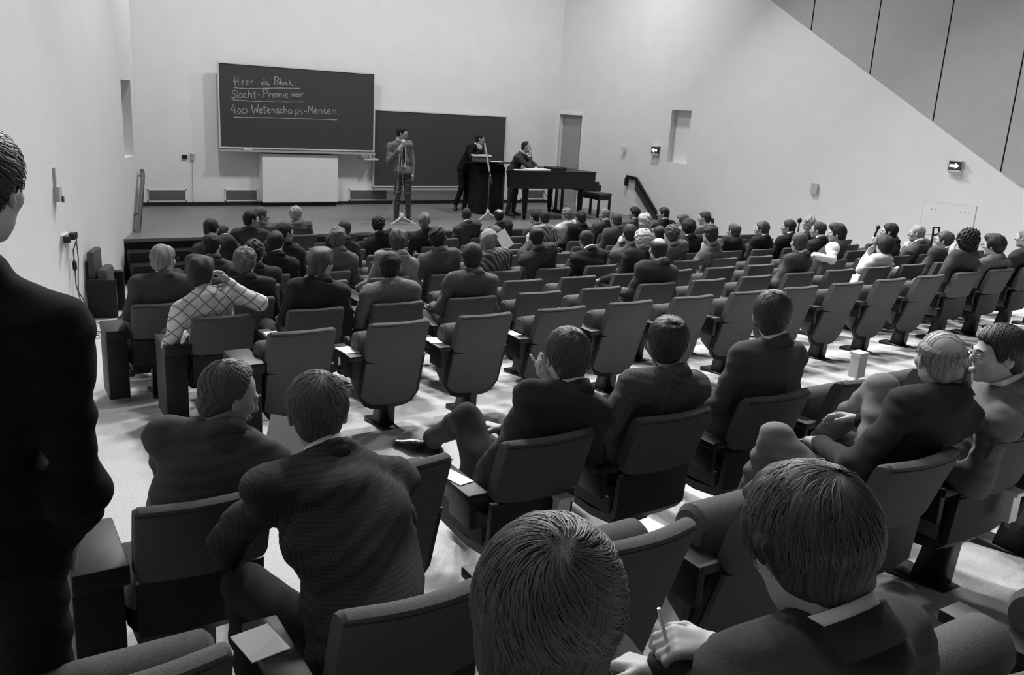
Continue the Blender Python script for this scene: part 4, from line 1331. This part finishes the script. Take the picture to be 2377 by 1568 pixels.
def make_hair(style, tone, c, R, sc, h, root, seed, strands=0):
    t, na, nf, ys, zs = HAIR[style]
    F = Field(h)
    F.ell(c + R @ (V(0, -.012, .030) * sc), (V(.074, .092, .083) + t) * sc, R, .02)
    F.ell(c + R @ (V(0, -.046, -.045) * sc), (V(.056, .048, .052) + t * .55) * sc, R, .03)
    if style in ('tall', 'bush', 'wavy'):
        F.ell(c + R @ (V(.0, .045, .095) * sc), V(.055, .05, .028) * sc * (1.2 if style == 'tall' else 1), R, .03)
    if style in ('long', 'bob', 'long_men', 'bush'):
        e = {'long': (.085, .07, .13), 'bob': (.075, .06, .075), 'long_men': (.072, .05, .06), 'bush': (.09, .08, .07)}[style]
        F.ell(c + R @ (V(0, -.045, -.05) * sc), V(*e) * sc, R, .03)
    rs = np.random.RandomState(seed)
    KK = rs.normal(size=(6, 3)) * nf
    ph = rs.uniform(0, 6.28, 6)
    st = 90 if strands else 0

    def post(f, x, y, z):
        px, py, pz = x - c[0], y - c[1], z - c[2]
        qx = (px * R[0, 0] + py * R[1, 0] + pz * R[2, 0]) / sc
        qy = (px * R[0, 1] + py * R[1, 1] + pz * R[2, 1]) / sc
        qz = (px * R[0, 2] + py * R[1, 2] + pz * R[2, 2]) / sc
        nz_ = 0
        for i in range(6):
            nz_ = nz_ + np.sin(KK[i, 0] * qx + KK[i, 1] * qy + KK[i, 2] * qz + ph[i])
        f = f + nz_ * na / 2.4
        if strands:
            az = np.arctan2(qx, -(qy + .055))
            rr = np.sqrt(qx ** 2 + (qy + .055) ** 2 + (qz - .10) ** 2)
            w = az * 1.0 + rr * 5.0
            f = f + .0012 * np.sin(w * 19 + 2.2 * np.sin(w * 7 + ph[0])) * np.clip(rr * 18, 0, 1)
        zc = np.interp(qy, ys, zs)
        f = f + np.clip(1 - (qz - zc) / .028, 0, 1) * (t * .6 * sc)
        cut = (zc + .004 * np.sin(qx * 160 + ph[1]) - qz) * .8 * sc
        # leave the face free in front of the ears
        f = np.maximum(f, cut)
        if style not in ('long', 'bob'):
            f = np.maximum(f, (qy - .030 - .9 * (qz + .03)) * .6 * sc)
        if style in ('long', 'bob'):
            f = np.maximum(f, np.minimum((qy - .035) * sc, (.05 - qz) * sc))
        if style == 'crown':
            f = f + np.clip((.066 - np.sqrt(qx ** 2 + (qy + .038) ** 2 + (qz - .112) ** 2)) / .03, 0, 1) * (t - .0015)
        if style == 'bald':
            f = f + np.clip((qz - .060 - .30 * (qy + .06)) / .03, 0, 1) * (t + .008)
        if style == 'comb':
            f = f + np.clip((qz - .050 - .2 * (qy + .02)) / .03, 0, 1) * (t + .008)
        return f
    P, Q = F.mesh(None, post)
    q = (P - c) @ R / sc
    az = np.arctan2(q[:, 0], -(q[:, 1] + .055))
    rr = np.sqrt(q[:, 0] ** 2 + (q[:, 1] + .055) ** 2 + (q[:, 2] - .10) ** 2)
    az = az + rr * 5.0 * (1 if strands else .5)
    sF = (26 if strands else 11) if style not in ('curly', 'bush') else 12
    flow = np.stack([np.cos(az) * sF, np.sin(az) * sF, rr * (9 if style not in ('curly', 'bush') else 60) + seed], 1)
    m = mat('hair', tone, .62, 'hair', spec=.22)
    o = np_mesh('hair', P, Q, m, root, flow)
    if strands:
        rs = np.random.RandomState(seed + 9)
        e3 = (V(.074, .092, .083) + t + (.0015 if h < .004 else .0038)) * sc
        ax = V(.12, -.62, .78)
        ax = ax / np.linalg.norm(ax)
        u1 = np.cross(ax, V(1, 0, 0))
        u1 /= np.linalg.norm(u1)
        u2 = np.cross(ax, u1)
        vv, ff = [], []
        ns = 1700 if style not in ('bald', 'comb') else 500
        for i in range(ns):
            cl = i // 6
            a0 = (cl * 2.39996) + rs.normal() * .13
            th0 = rs.uniform(.0, 1.0) ** .8 * 1.3 + .08
            dth = rs.uniform(.5, 1.1)
            sw = (.9 if style == 'long_men' else .45) + rs.normal() * .08
            off = abs(rs.normal()) * .0016
            pts = []
            for k in range(8):
                th = th0 + dth * k / 7
                az_ = a0 + sw * th + .03 * math.sin(k * 1.3 + cl)
                dv = ax * math.cos(th) + (u1 * math.cos(az_) + u2 * math.sin(az_)) * math.sin(th)
                dv = dv / math.sqrt(((dv / (e3 / e3[1])) ** 2).sum())
                q_ = V(0, -.012, .030) * sc + dv * (e3[1] + off + .0016 * math.sin(cl * 1.7 + th * 6))
                qy, qz, qx = q_[1] / sc, q_[2] / sc, q_[0] / sc
                if qz < np.interp(qy, ys, zs) + .004 or (qy - .030 - .9 * (qz + .03)) > -.006:
                    break
                if style == 'crown' and qx ** 2 + (qy + .038) ** 2 + (qz - .112) ** 2 < .060 ** 2:
                    q_ = q_ * .93
                if style == 'bald' and qz - .068 - .30 * (qy + .06) > -.004:
                    pts = []
                    continue
                if style == 'comb' and qz - .055 - .2 * (qy + .02) > -.004:
                    pts = []
                    continue
                pts.append(q_)
            if len(pts) < 3:
                continue
            b0 = len(vv)
            for k, q_ in enumerate(pts):
                tn = pts[min(k + 1, len(pts) - 1)] - pts[max(k - 1, 0)]
                nn_ = q_ / (np.linalg.norm(q_) + 1e-9)
                sd = np.cross(tn, nn_)
                sd = sd / (np.linalg.norm(sd) + 1e-9)
                wv = (.0012 if h < .004 else .0019) * math.sin(PI * (k + .6) / (len(pts) + .2))
                vv += [c + R @ (q_ + sd * wv), c + R @ (q_ + nn_ * .0008), c + R @ (q_ - sd * wv)]
                if k:
                    p0 = b0 + 3 * (k - 1)
                    ff += [(p0, p0 + 3, p0 + 4, p0 + 1), (p0 + 1, p0 + 4, p0 + 5, p0 + 2)]
        if vv:
            mb = MB()
            mb.v, mb.f = [tuple(q_) for q_ in vv], ff
            ho = mb.build('hair_locks', mat('hair_lock', min(tone * 1.4, .6), .5, spec=.35), o, smooth=True, fix=False)
            ho['kind'] = 'stuff'
    if style == 'ponytail':
        G = Field(h)
        b = [c + R @ (V(*q_) * sc) for q_ in ((0, -.10, .0), (0, -.135, -.02), (0, -.14, -.08), (0, -.12, -.13))]
        G.chain(b, (.018, .024, .02, .008))
        P, Q = G.mesh()
        np_mesh('ponytail', P, Q, m, o, np.zeros((len(P), 3)))
    if style == 'comb':
        mb = MB()
        for i in range(8):
            y0 = -.065 + .017 * i
            pts = []
            for k in range(9):
                a = RAD(-80 + 20 * k)
                yy_ = y0 - .02 * math.sin(a * 1.3) + .004 * math.sin(i * 2.1 + k)
                sq = math.sqrt(max(.05, 1 - ((yy_ + .012) / .093) ** 2))
                q_ = V(.0745 * sq * math.sin(a), yy_, .028 + .0835 * sq * math.cos(a))
                pts.append(c + R @ (q_ * sc))
            mb.tube(pts, [.0005] + [.0009] * 7 + [.0004], 4, False)
        mb.build('combed_strands', mat('hair_strand', max(tone, .12), .5), o, fix=False)
    return o


def glasses(c, R, sc, root):
    mb = MB()
    for s in (-1, 1):
        pts = [c + R @ (V(s * .033 + .024 * math.cos(t), .112, .006 + .019 * math.sin(t)) * sc) for t in np.linspace(0, 2 * PI, 13)]
        mb.tube(pts, .0022, 5, False)
        mb.tube([c + R @ (V(s * .057, .108, .012) * sc), c + R @ (V(s * .078, .06, .012) * sc), c + R @ (V(s * .082, -.005, .008) * sc)], .002, 5)
    mb.tube([c + R @ (V(-.009, .113, .01) * sc), c + R @ (V(.009, .113, .01) * sc)], .002, 5)
    mb.build('glasses', M_STEEL, root, fix=False)


def collar_ring(c, R, ra, hgt, m, name, root, tilt=-.35):
    mb = MB()
    n = 22
    A = R @ rotx(tilt)
    vv, ff = [], []
    for i in range(n):
        t = 2 * PI * i / n
        for rr, zz in ((ra, -hgt / 2), (ra * .93, hgt / 2), (ra * .93 - .007, hgt / 2), (ra - .009, -hgt / 2)):
            vv.append(c + A @ V(rr * math.sin(t), rr * 1.06 * math.cos(t), zz))
    for i in range(n):
        j = (i + 1) % n
        for k in range(4):
            ff.append((4 * i + k, 4 * j + k, 4 * j + (k + 1) % 4, 4 * i + (k + 1) % 4))
    mb.add(vv, ff).build(name, m, root, smooth=True)


def eyes(c, R, sc, root):
    for s in (-1, 1):
        G = MB()
        q = c + R @ (V(s * .031, .0845, .003) * sc)
        G.lathe([(0, -.011), (.007, -.008), (.0105, 0), (.007, .008), (0, .011)], q, 10)
        G.build('eye', mat('eye_white', .5, .2), root, smooth=True)
        pts = [c + R @ (V(s * (.014 + .036 * t), .094 - .012 * t * t, .024 + .006 * math.sin(t * 3)) * sc) for t in np.linspace(0, 1, 6)]
        MB().tube(pts, [.002, .004, .0045, .004, .003, .001], 6).build('eyebrow', mat('eyebrow_hair', .03, .8), root, smooth=True)
        pts = [c + R @ (V(s * (.020 + .022 * t), .0955 - .008 * t * t, .005 + .003 * math.sin(t * 3)) * sc) for t in np.linspace(0, 1, 5)]
        MB().tube(pts, [.001, .0025, .003, .0025, .001], 5).build('eyelid', mat('eyelash_dark', .06, .8), root, smooth=True)


def build_person(pid, label, loc, yaw, J, hair, tone, ckind, ctone, o):
    """J: joints in the local frame (y forward). Parts: body (skin), hair, jacket, trousers, shoes ..."""
    fine = o.get('fine', 0)
    hj, hs, hh = {0: (.017, .0105, .0095), 1: (.014, .0075, .0075), 2: (.010, .0058, .0052), 3: (.008, .005, .0036)}[fine]
    root = empty('person', loc, yaw)
    sc = o.get('sc', .98)
    c, R = J['head'], J['R']
    nb = J['neck']
    seed = pid * 13 + 5
    # --- skin: one continuous body (head, neck, core, arms, hands)
    F = Field(hs, .012)
    head_skin(F, c, R, sc, o.get('ears', 1.0))
    F.cone(c + R @ (V(0, -.028, -.05) * sc), nb, .050, .050, .03)
    cin = J['chest'] + V(0, .03, 0)
    F.cone(nb, cin, .042, .045, .03)
    F.cone(cin, J['pelvis'], .05, .06, .03)
    for s in 'LR':
        F.chain([nb + (J['sh' + s] - nb) * .2, J['sh' + s], J['el' + s], J['wr' + s]], (.03, .028, .026, .026), .015)
        dv = J.get('hd' + s)
        dv = (J['wr' + s] - J['el' + s]) if dv is None else dv
        pn_ = J.get('hn' + s)
        pn_ = V(-.3 if s == 'R' else .3, .2, -1) if pn_ is None else pn_
        hand(F, J['wr' + s], dv, pn_, (1 if s == 'R' else -1) * J.get('th' + s, 1), J.get('cu' + s, .55))
    P, Q = F.mesh()
    np_mesh('body', P, Q, M_SKIN, root)
    make_hair(hair, tone, c, R, sc, hh, root, seed, 1 if fine >= 2 and hair not in ('curly',) else 0)
    # --- jacket
    G = Field(hj, .05)
    Ry = J.get('Rt', np.eye(3))
    pe, ch = J['pelvis'], J['chest']
    up = nb - ch
    mid = (pe + ch) / 2
    wd = o.get('wide', 1.0)
    G.ell(pe, (.172 * wd, .125, .14), Ry)
    G.ell(mid + Ry @ V(0, -.005, 0), (.165 * wd, .118, .17), J.get('Rm', Ry))
    G.ell(ch, (.175 * wd, .108, .15), J.get('Rc', Ry))
    shm = (J['shL'] + J['shR']) / 2
    G.cone(J['shL'], J['shR'], .066, .066, .06)
    G.ell((ch + shm) / 2 + Ry @ V(0, -.02, .02), (.15 * wd, .095, .11), J.get('Rc', Ry), .05)
    for s in 'LR':
        G.cone(nb + up / (np.linalg.norm(up) + 1e-9) * -.005, J['sh' + s], .060, .062, .05)
        w_ = J['wr' + s]
        e_ = J['el' + s]
        w2 = e_ + (w_ - e_) * (.96 if ckind not in ('vest',) else .96)
        G.cone(J['sh' + s], e_, .064, .053, .03).cone(e_, w2, .053, .038, .025)
    A = J['Rc'] @ rotx(-.3)
    for i in range(12):
        t0, t1 = 2 * PI * i / 12, 2 * PI * (i + 1) / 12
        cc = nb + V(0, 0, .012)
        G.cone(cc + A @ V(.066 * math.sin(t0), .066 * math.cos(t0), 0), cc + A @ V(.066 * math.sin(t1), .066 * math.cos(t1), 0), .014, .014, .02)
    w1, w2_ = waves(seed, .0070 if fine >= 2 else .0055, 14), waves(seed + 1, .0036, 34)
    P, Q = G.mesh(lambda x, y, z: w1(x, y, z) + w2_(x, y, z))
    if ckind == 'vest':
        np_mesh('shirt', P, Q, cloth('knit', .72), root)
        G = Field(hj, .05)
        G.ell(pe, (.20, .155, .16), Ry).ell(mid, (.195, .145, .19), Ry).ell(ch, (.196, .14, .17), J['Rc']).ell((ch + shm) / 2 + V(0, -.02, .02), (.155, .125, .14), J['Rc'])
        for s in 'LR':
            G.cone(nb, nb + (J['sh' + s] - nb) * .6, .075, .078, .04)
        P, Q = G.mesh()
        np_mesh('waistcoat', P, Q, cloth('suit', ctone), root)
    else:
        nm = {'plaid': 'shirt', 'knit': 'pullover', 'stripe': 'pullover'}.get(ckind, 'jacket')
        np_mesh(nm, P, Q, cloth(ckind, ctone), root)
    cn = c + R @ (V(0, -.028, -.05) * sc)
    az_ = (cn - nb) / np.linalg.norm(cn - nb)
    az_ = az_ + V(0, 0, .5)
    az_ = az_ / np.linalg.norm(az_)
    ay_ = V(0, 1, 0) - az_ * az_[1]
    ay_ = ay_ / np.linalg.norm(ay_)
    An = np.stack([np.cross(ay_, az_), ay_, az_], 1)
    if ckind in ('suit', 'tweed', 'check'):
        collar_ring(nb + (cn - nb) * .12, An, .079, .056, cloth(ckind, ctone), 'jacket_collar', root, -.30)
    if o.get('collar') or ckind == 'vest':
        collar_ring(nb + (cn - nb) * .36, An, .065, .05, M_SHIRT, 'shirt_collar', root, -.28)
    if o.get('cuffs'):
        for s in o['cuffs']:
            a, b = J['el' + s], J['wr' + s]
            MB().tube([a + (b - a) * .93, a + (b - a) * 1.03], [.037, .035], 12).build('shirt_cuff', M_SHIRT, root, smooth=True)
    # --- trousers and shoes
    G = Field(max(hj, .014) if fine < 2 else .013, .04)
    for s in 'LR':
        G.cone(J['hip' + s], J['kn' + s], .088, .064, .04).cone(J['kn' + s], J['an' + s], .064, .048, .02)
    G.ell(pe + V(0, 0, -.04), (.165, .125, .10))
    w3 = waves(seed + 2, .005, 22)
    P, Q = G.mesh(lambda x, y, z: w3(x, y, z))
    np_mesh('trousers', P, Q, cloth('suit', o.get('tt', max(.012, min(ctone, .06)))), root)
    for s in 'LR':
        a = J['an' + s]
        dt = J.get('toe' + s, V(.02 if s == 'R' else -.02, .2, -.0))
        dt = dt / np.linalg.norm(dt)
        up_ = J.get('tup' + s, V(0, 0, 1))
        G = Field(.012 if fine < 2 else .008, .03)
        G.cone(a + up_ * -.02, a + up_ * -.055 - dt * .03, .036, .034)
        G.cone(a - up_ * .055 - dt * .035, a + dt * .08 - up_ * .058, .033, .038).cone(a + dt * .08 - up_ * .058, a + dt * .16 - up_ * .065, .038, .026)
        P, Q = G.mesh()
        np_mesh('shoe', P, Q, M_SHOE, root)
    if o.get('glasses'):
        glasses(c, R, sc, root)
    if o.get('eyes'):
        eyes(c, R, sc, root)
    tag(root, label, 'person')
    return root


def seated(spec):
    pid, row, X, Y, Z, hair, tone, ckind, ctone, label, o = spec
    if ckind == 'suit' and ctone < .1:
        ctone = ctone * 1.55
    ry, x0, n = ROWS[row]
    k, xc = seat_center(row, X)
    fl = zf(ry + .27)
    if abs(X - xc) > .2:
        xc = xc + (X - xc) * .5
    loc = V(xc, ry + .31, fl)
    yaw = RAD(o.get('yaw', 0))
    Rb = rotz(yaw)
    sc = o.get('sc', .98)
    Rh = Rb.T @ rotz(RAD(o['hy'])) @ rotx(RAD(o.get('pitch', -4))) @ roty(RAD(o.get('roll', 0)))
    topw = V(X, Y, Z)
    th = {'bush': .15, 'tall': .138, 'wavy': .132, 'curly': .132, 'long': .144, 'long_men': .133, 'bob': .131, 'bald': .111, 'comb': .112, 'reced': .118, 'crop': .118}.get(hair, .125)
    # highest point of the (possibly tilted) head
    hc = Rb.T @ (topw - loc) - V(0, 0, th * sc * .985)
    J = {'head': hc, 'R': Rh, 'yaw': yaw}
    pelvis = V(0, .0, .475)
    nb = hc + Rh @ (V(0, -.045, -.10) * sc) + V(0, -.022, -.038)
    nb[0] = hc[0] * .85 + nb[0] * .15
    lean = nb - pelvis
    a = math.atan2(lean[1], lean[2])
    roll = math.atan2(lean[0], lean[2])
    Rc = roty(roll) @ rotx(-a)
    J['Rc'] = J['Rm'] = Rc
    J['pelvis'], J['neck'] = pelvis, nb
    ch = pelvis + lean * .60 + V(0, -.03, 0)
    if ch[2] < .82:
        ch[1] = max(ch[1], .075 + (.8 - ch[2]) * .33 + .108 - .31)
    J['chest'] = ch
    for s, sg in (('L', -1), ('R', 1)):
        J['sh' + s] = nb + Rc @ V(sg * .172 * o.get('wide', 1), .012, -.072)
        J['hip' + s] = V(sg * .085, .03, .46)
        J['kn' + s] = V(sg * (.13 + .02 * ((pid * 7) % 3)), .43, .50)
        J['an' + s] = V(sg * .13, .45 + .03 * ((pid * 5) % 3), .10)
        arm = o.get('arm' + s)
        wa = o.get('reach')
        wa = wa[1:] if wa and wa[0] == s else None
        if wa:
            J['el' + s], J['wr' + s] = (Rb.T @ (V(*q_) - loc) for q_ in wa)
        elif arm:
            e, w = V(*arm[0]), V(*arm[1])
            e[1] -= .31
            w[1] -= .31
            J['el' + s], J['wr' + s] = e, w
        else:
            sh = J['sh' + s]
            J['el' + s] = sh + V(sg * .07, .05 + .5 * max(0, lean[1]), -.24)
            J['wr' + s] = V(sg * .10, max(.22, J['el' + s][1] + .16), .62 if lean[2] > .4 else .58)
    lg = o.get('legs')
    if lg == 'cross':
        # ankle stretched out to the left over the other knee
        J['knR'] = V(.06, .40, .52)
        J['knL'] = V(-.05, .28, .68)
        J['anL'] = V(-.06, .60, .46)
        J['toeL'] = V(-.5, .22, .16)
        J['tupL'] = V(.25, .25, .9) / .97
        J['anR'] = V(.07, .46, .1)
    if lg == 'open':
        J['knL'] = V(-.19, .30, .66)
        J['anL'] = V(-.12, .52, .12)
        J['knR'] = V(.28, .17, .86)
        J['anR'] = V(.29, .44, .53)
        J['toeR'] = V(-.3, .1, .1)
        J['tupR'] = V(.2, .5, .6) / .8
    J.update(o.get('J', {}))
    return build_person(pid, label, tuple(loc), yaw, J, hair, tone, ckind, ctone, o)

POSE = {  # extra hand directions and small props for single people
    2: dict(cuR=.7, hdR=V(-.6, .1, .7), hnR=V(-.7, -.2, -.3)),
    26: dict(hdL=V(.1, .2, 1), hnL=V(1, 0, 0)),
    37: dict(hdL=V(.5, .1, .8), hnL=V(.8, 0, -.3), cuL=.5),
    45: dict(hdL=V(.35, 0, 1), hnL=V(1, .2, 0), cuL=.25),
    52: dict(hdL=V(-.9, .3, 0), hnL=V(0, 0, -1), cuL=.5),
    53: dict(hdL=V(.2, .4, .8), hnL=V(1, 0, 0), cuL=.9),
    54: dict(hdL=V(.8, .1, .4), hnL=V(0, -1, 0), cuL=.3),
    55: dict(hdL=V(.4, .1, .7), hnL=V(1, 0, 0), cuL=.7),
    57: dict(hdL=V(.1, .1, 1), hnL=V(.9, -.3, 0), cuL=.25),
    61: dict(cuR=.8, cuL=.8, hnR=V(-1, .2, -.2), hnL=V(1, .2, -.2)),
    62: dict(cuR=.8, cuL=.8),
    64: dict(hdL=V(-.6, .3, .6), hnL=V(.6, .2, .3), cuL=.6),
    70: dict(hdL=V(-.8, .45, .1), hnL=V(.1, .3, -1), cuL=.9),
}
EXTRA = {61: dict(cuffs='R', eyes=1), 68: dict(eyes=1), 66: dict(ears=1.5), 65: dict(ears=1.3), 64: dict(cuffs=''), 62: dict(wide=1.15), 69: dict(wide=1.0), 7: dict(wide=1.1)}
for s_ in PEOPLE:
    o = s_[10]
    o['J'] = POSE.get(s_[0], {})
    o.update(EXTRA.get(s_[0], {}))
    seated(s_)


def standing(pid, label, foot, yaw, h, hy, pitch, hair, tone, ckind, ctone, J, o):
    """J given in the local frame, foot at the origin"""
    sc = o.get('sc', .98)
    Rb = rotz(yaw)
    J['R'] = Rb.T @ rotz(RAD(hy)) @ rotx(RAD(pitch)) @ roty(RAD(o.get('roll', 0)))
    J.setdefault('neck', J['head'] + J['R'] @ (V(0, -.045, -.10) * sc) + V(0, -.02, -.065))
    nb, pe = J['neck'], J['pelvis']
    lean = nb - pe
    Rc = roty(math.atan2(lean[0], lean[2])) @ rotx(-math.atan2(lean[1], lean[2]))
    J['Rc'] = J['Rm'] = Rc
    J.setdefault('chest', pe + lean * .62 + V(0, -.01, 0))
    for s, sg in (('L', -1), ('R', 1)):
        J.setdefault('sh' + s, nb + Rc @ V(sg * .178, .01, -.075))
        J.setdefault('hip' + s, pe + V(sg * .085, 0, -.05))
        J.setdefault('el' + s, J['sh' + s] + V(sg * .07, -.02, -.29))
        J.setdefault('wr' + s, J['el' + s] + V(sg * .01, .07, -.25))
        J.setdefault('kn' + s, (J['hip' + s] + J['an' + s]) / 2 + V(0, .03, .02))
    return build_person(pid, label, foot, yaw, J, hair, tone, ckind, ctone, o)


# speaker with the microphone in hand
r1 = standing(81, 'standing speaker in a grey suit holding a microphone to his mouth', (7.14, 15.22, STAGE_Z), RAD(158), 1.77, 228, -6, 'short', .012, 'suit', .19,
              dict(head=V(.03, .03, 1.655), pelvis=V(0, 0, .96), anL=V(-.12, 0, .09), anR=V(.11, .02, .09),
                   elR=V(.27, .02, 1.13), wrR=V(.09, .22, 1.36), hdR=V(-.4, .1, .8), hnR=V(-.8, -.5, 0), cuR=1.0),
              dict(fine=1, collar=1, tt=.08, cuffs='R'))
MB().box(-.04, .04, .10, .138, 1.03, 1.40, .004).build('shirt_front', M_SHIRT, r1)
MB().add([(-.02, .140, 1.41), (.02, .140, 1.41), (.028, .142, 1.12), (0, .142, 1.07), (-.028, .142, 1.12)], [(0, 1, 2, 3, 4)]).build('necktie', M_DARK, r1)
mic = empty('hand_microphone', (7.14, 15.22, STAGE_Z), RAD(158))
MB().tube([(.07, .22, 1.36), (.035, .22, 1.47)], [.016, .02], 10).build('handle', M_CHROME, mic)
MB().lathe([(0, -.04), (.03, -.03), (.038, 0), (.03, .03), (0, .04)], (.02, .225, 1.51), 12).build('windscreen', mat('foam_white', .75, .9), mic, smooth=True)
MB().tube([(.07, .22, 1.35), (.09, .28, 1.1), (.12, .33, .6), (.25, .4, .2), (.5, .5, .02), (.8, .7, .012)], .005, 6).build('cable', mat('cable_pale', .35), mic, smooth=True)
tag(mic, 'pale hand microphone held at the standing speaker mouth with trailing cable', 'microphone')

# man leaning at the lectern
standing(82, 'man in a black suit leaning on the lectern with hand at his chin', (9.28, 16.62, STAGE_Z), RAD(195), 1.75, 245, -6, 'short', .012, 'suit', .014,
         dict(head=V(-.10, .30, 1.555), pelvis=V(.06, .02, .93), anL=V(.0, .02, .09), anR=V(.17, -.08, .15), knR=V(.13, .05, .52), toeR=V(.1, .1, -.2),
              elR=V(.16, .34, 1.13), wrR=V(.0, .42, 1.33), hdR=V(-.2, -.1, 1), hnR=V(-.3, -1, 0), cuR=.9,
              elL=V(-.26, .28, 1.16), wrL=V(-.05, .40, 1.14), hdL=V(.8, .1, 0), hnL=V(0, 0, -1)),
         dict(fine=1, collar=1, cuffs='R'))
# man leaning over the piano tail
standing(83, 'bearded man leaning his elbow on the piano with cheek in hand', (9.93, 15.74, STAGE_Z), RAD(215), 1.75, 232, -10, 'reced', .012, 'suit', .05,
         dict(head=V(.13, .34, 1.46), pelvis=V(.14, .07, .94), anL=V(-.06, .05, .09), anR=V(.13, .0, .09),
              elR=V(.28, .52, 1.07), wrR=V(.20, .47, 1.28), hdR=V(-.05, -.08, 1), hnR=V(-.2, -1, .1), cuR=.3,
              elL=V(-.16, .42, 1.10), wrL=V(.08, .58, 1.06), hdL=V(.9, .2, 0), hnL=V(0, 0, -1)),
         dict(fine=1, collar=1, cuffs='R'))

# man standing in silhouette close to the camera
fz = zf(1.93)
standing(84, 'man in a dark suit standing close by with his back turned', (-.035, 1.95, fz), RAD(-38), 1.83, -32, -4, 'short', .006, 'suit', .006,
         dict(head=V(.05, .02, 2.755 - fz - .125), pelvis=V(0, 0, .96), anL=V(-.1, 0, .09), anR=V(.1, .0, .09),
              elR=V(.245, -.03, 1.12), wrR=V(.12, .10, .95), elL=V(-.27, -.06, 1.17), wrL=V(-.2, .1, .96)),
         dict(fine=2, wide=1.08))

# hand-held papers and cigarettes
o = tag(MB().box(-.075, .075, -.002, .002, -.1, .1).build('paper_sheet', M_PAPER), 'white sheet held up by the reading man on the aisle', 'paper')
o.location = (.955, 3.02, 1.56)
o.rotation_euler = (RAD(-35), RAD(12), RAD(-20))
o = tag(MB().box(-.07, .07, -.002, .002, -.1, .1).build('paper_sheet', M_PAPER), 'white sheet held up in the middle of the hall', 'paper')
q = next(s for s in PEOPLE if s[0] == 26)
o.location = (q[2] - .28, q[3] + .2, q[4] - .17)
o.rotation_euler = (RAD(-20), RAD(-28), 0)


def held(pid, hd, name, label, cat, r, length, m, axis):
    s = next(q_ for q_ in PEOPLE if q_[0] == pid)
    w = V(*s[10]['reach'][2])
    hd = rotz(RAD(s[10].get('yaw', 0))) @ (hd / np.linalg.norm(hd))
    p0 = w + hd * .105
    ax_ = axis / np.linalg.norm(axis)
    ob = MB().tube([(0, 0, 0), tuple(ax_ * length)], r, 8).build(name, m)
    ob.location = tuple(p0)
    tag(ob, label, cat)
    return ob


held(64, V(-.6, .3, .6), 'cigarette', 'white cigarette between the fingers of the man with crossed legs', 'cigarette', .0042, .075, M_PAPER, V(-.5, .2, .8))
held(70, V(-.8, .45, .1), 'cigarette', 'white cigarette held by the bending man in the nearest row', 'cigarette', .0042, .075, M_PAPER, V(-.2, .2, .9))
mo = held(53, V(.2, .4, .8), 'hand_microphone', 'small dark microphone held up by the man in profile', 'microphone', .014, .12, M_STEEL, V(.3, -.1, .9))
MB().lathe([(0, -.03), (.022, -.02), (.027, 0), (.022, .02), (0, .03)], (.038, -.013, .125), 10).build('head', M_DARK, mo, smooth=True)
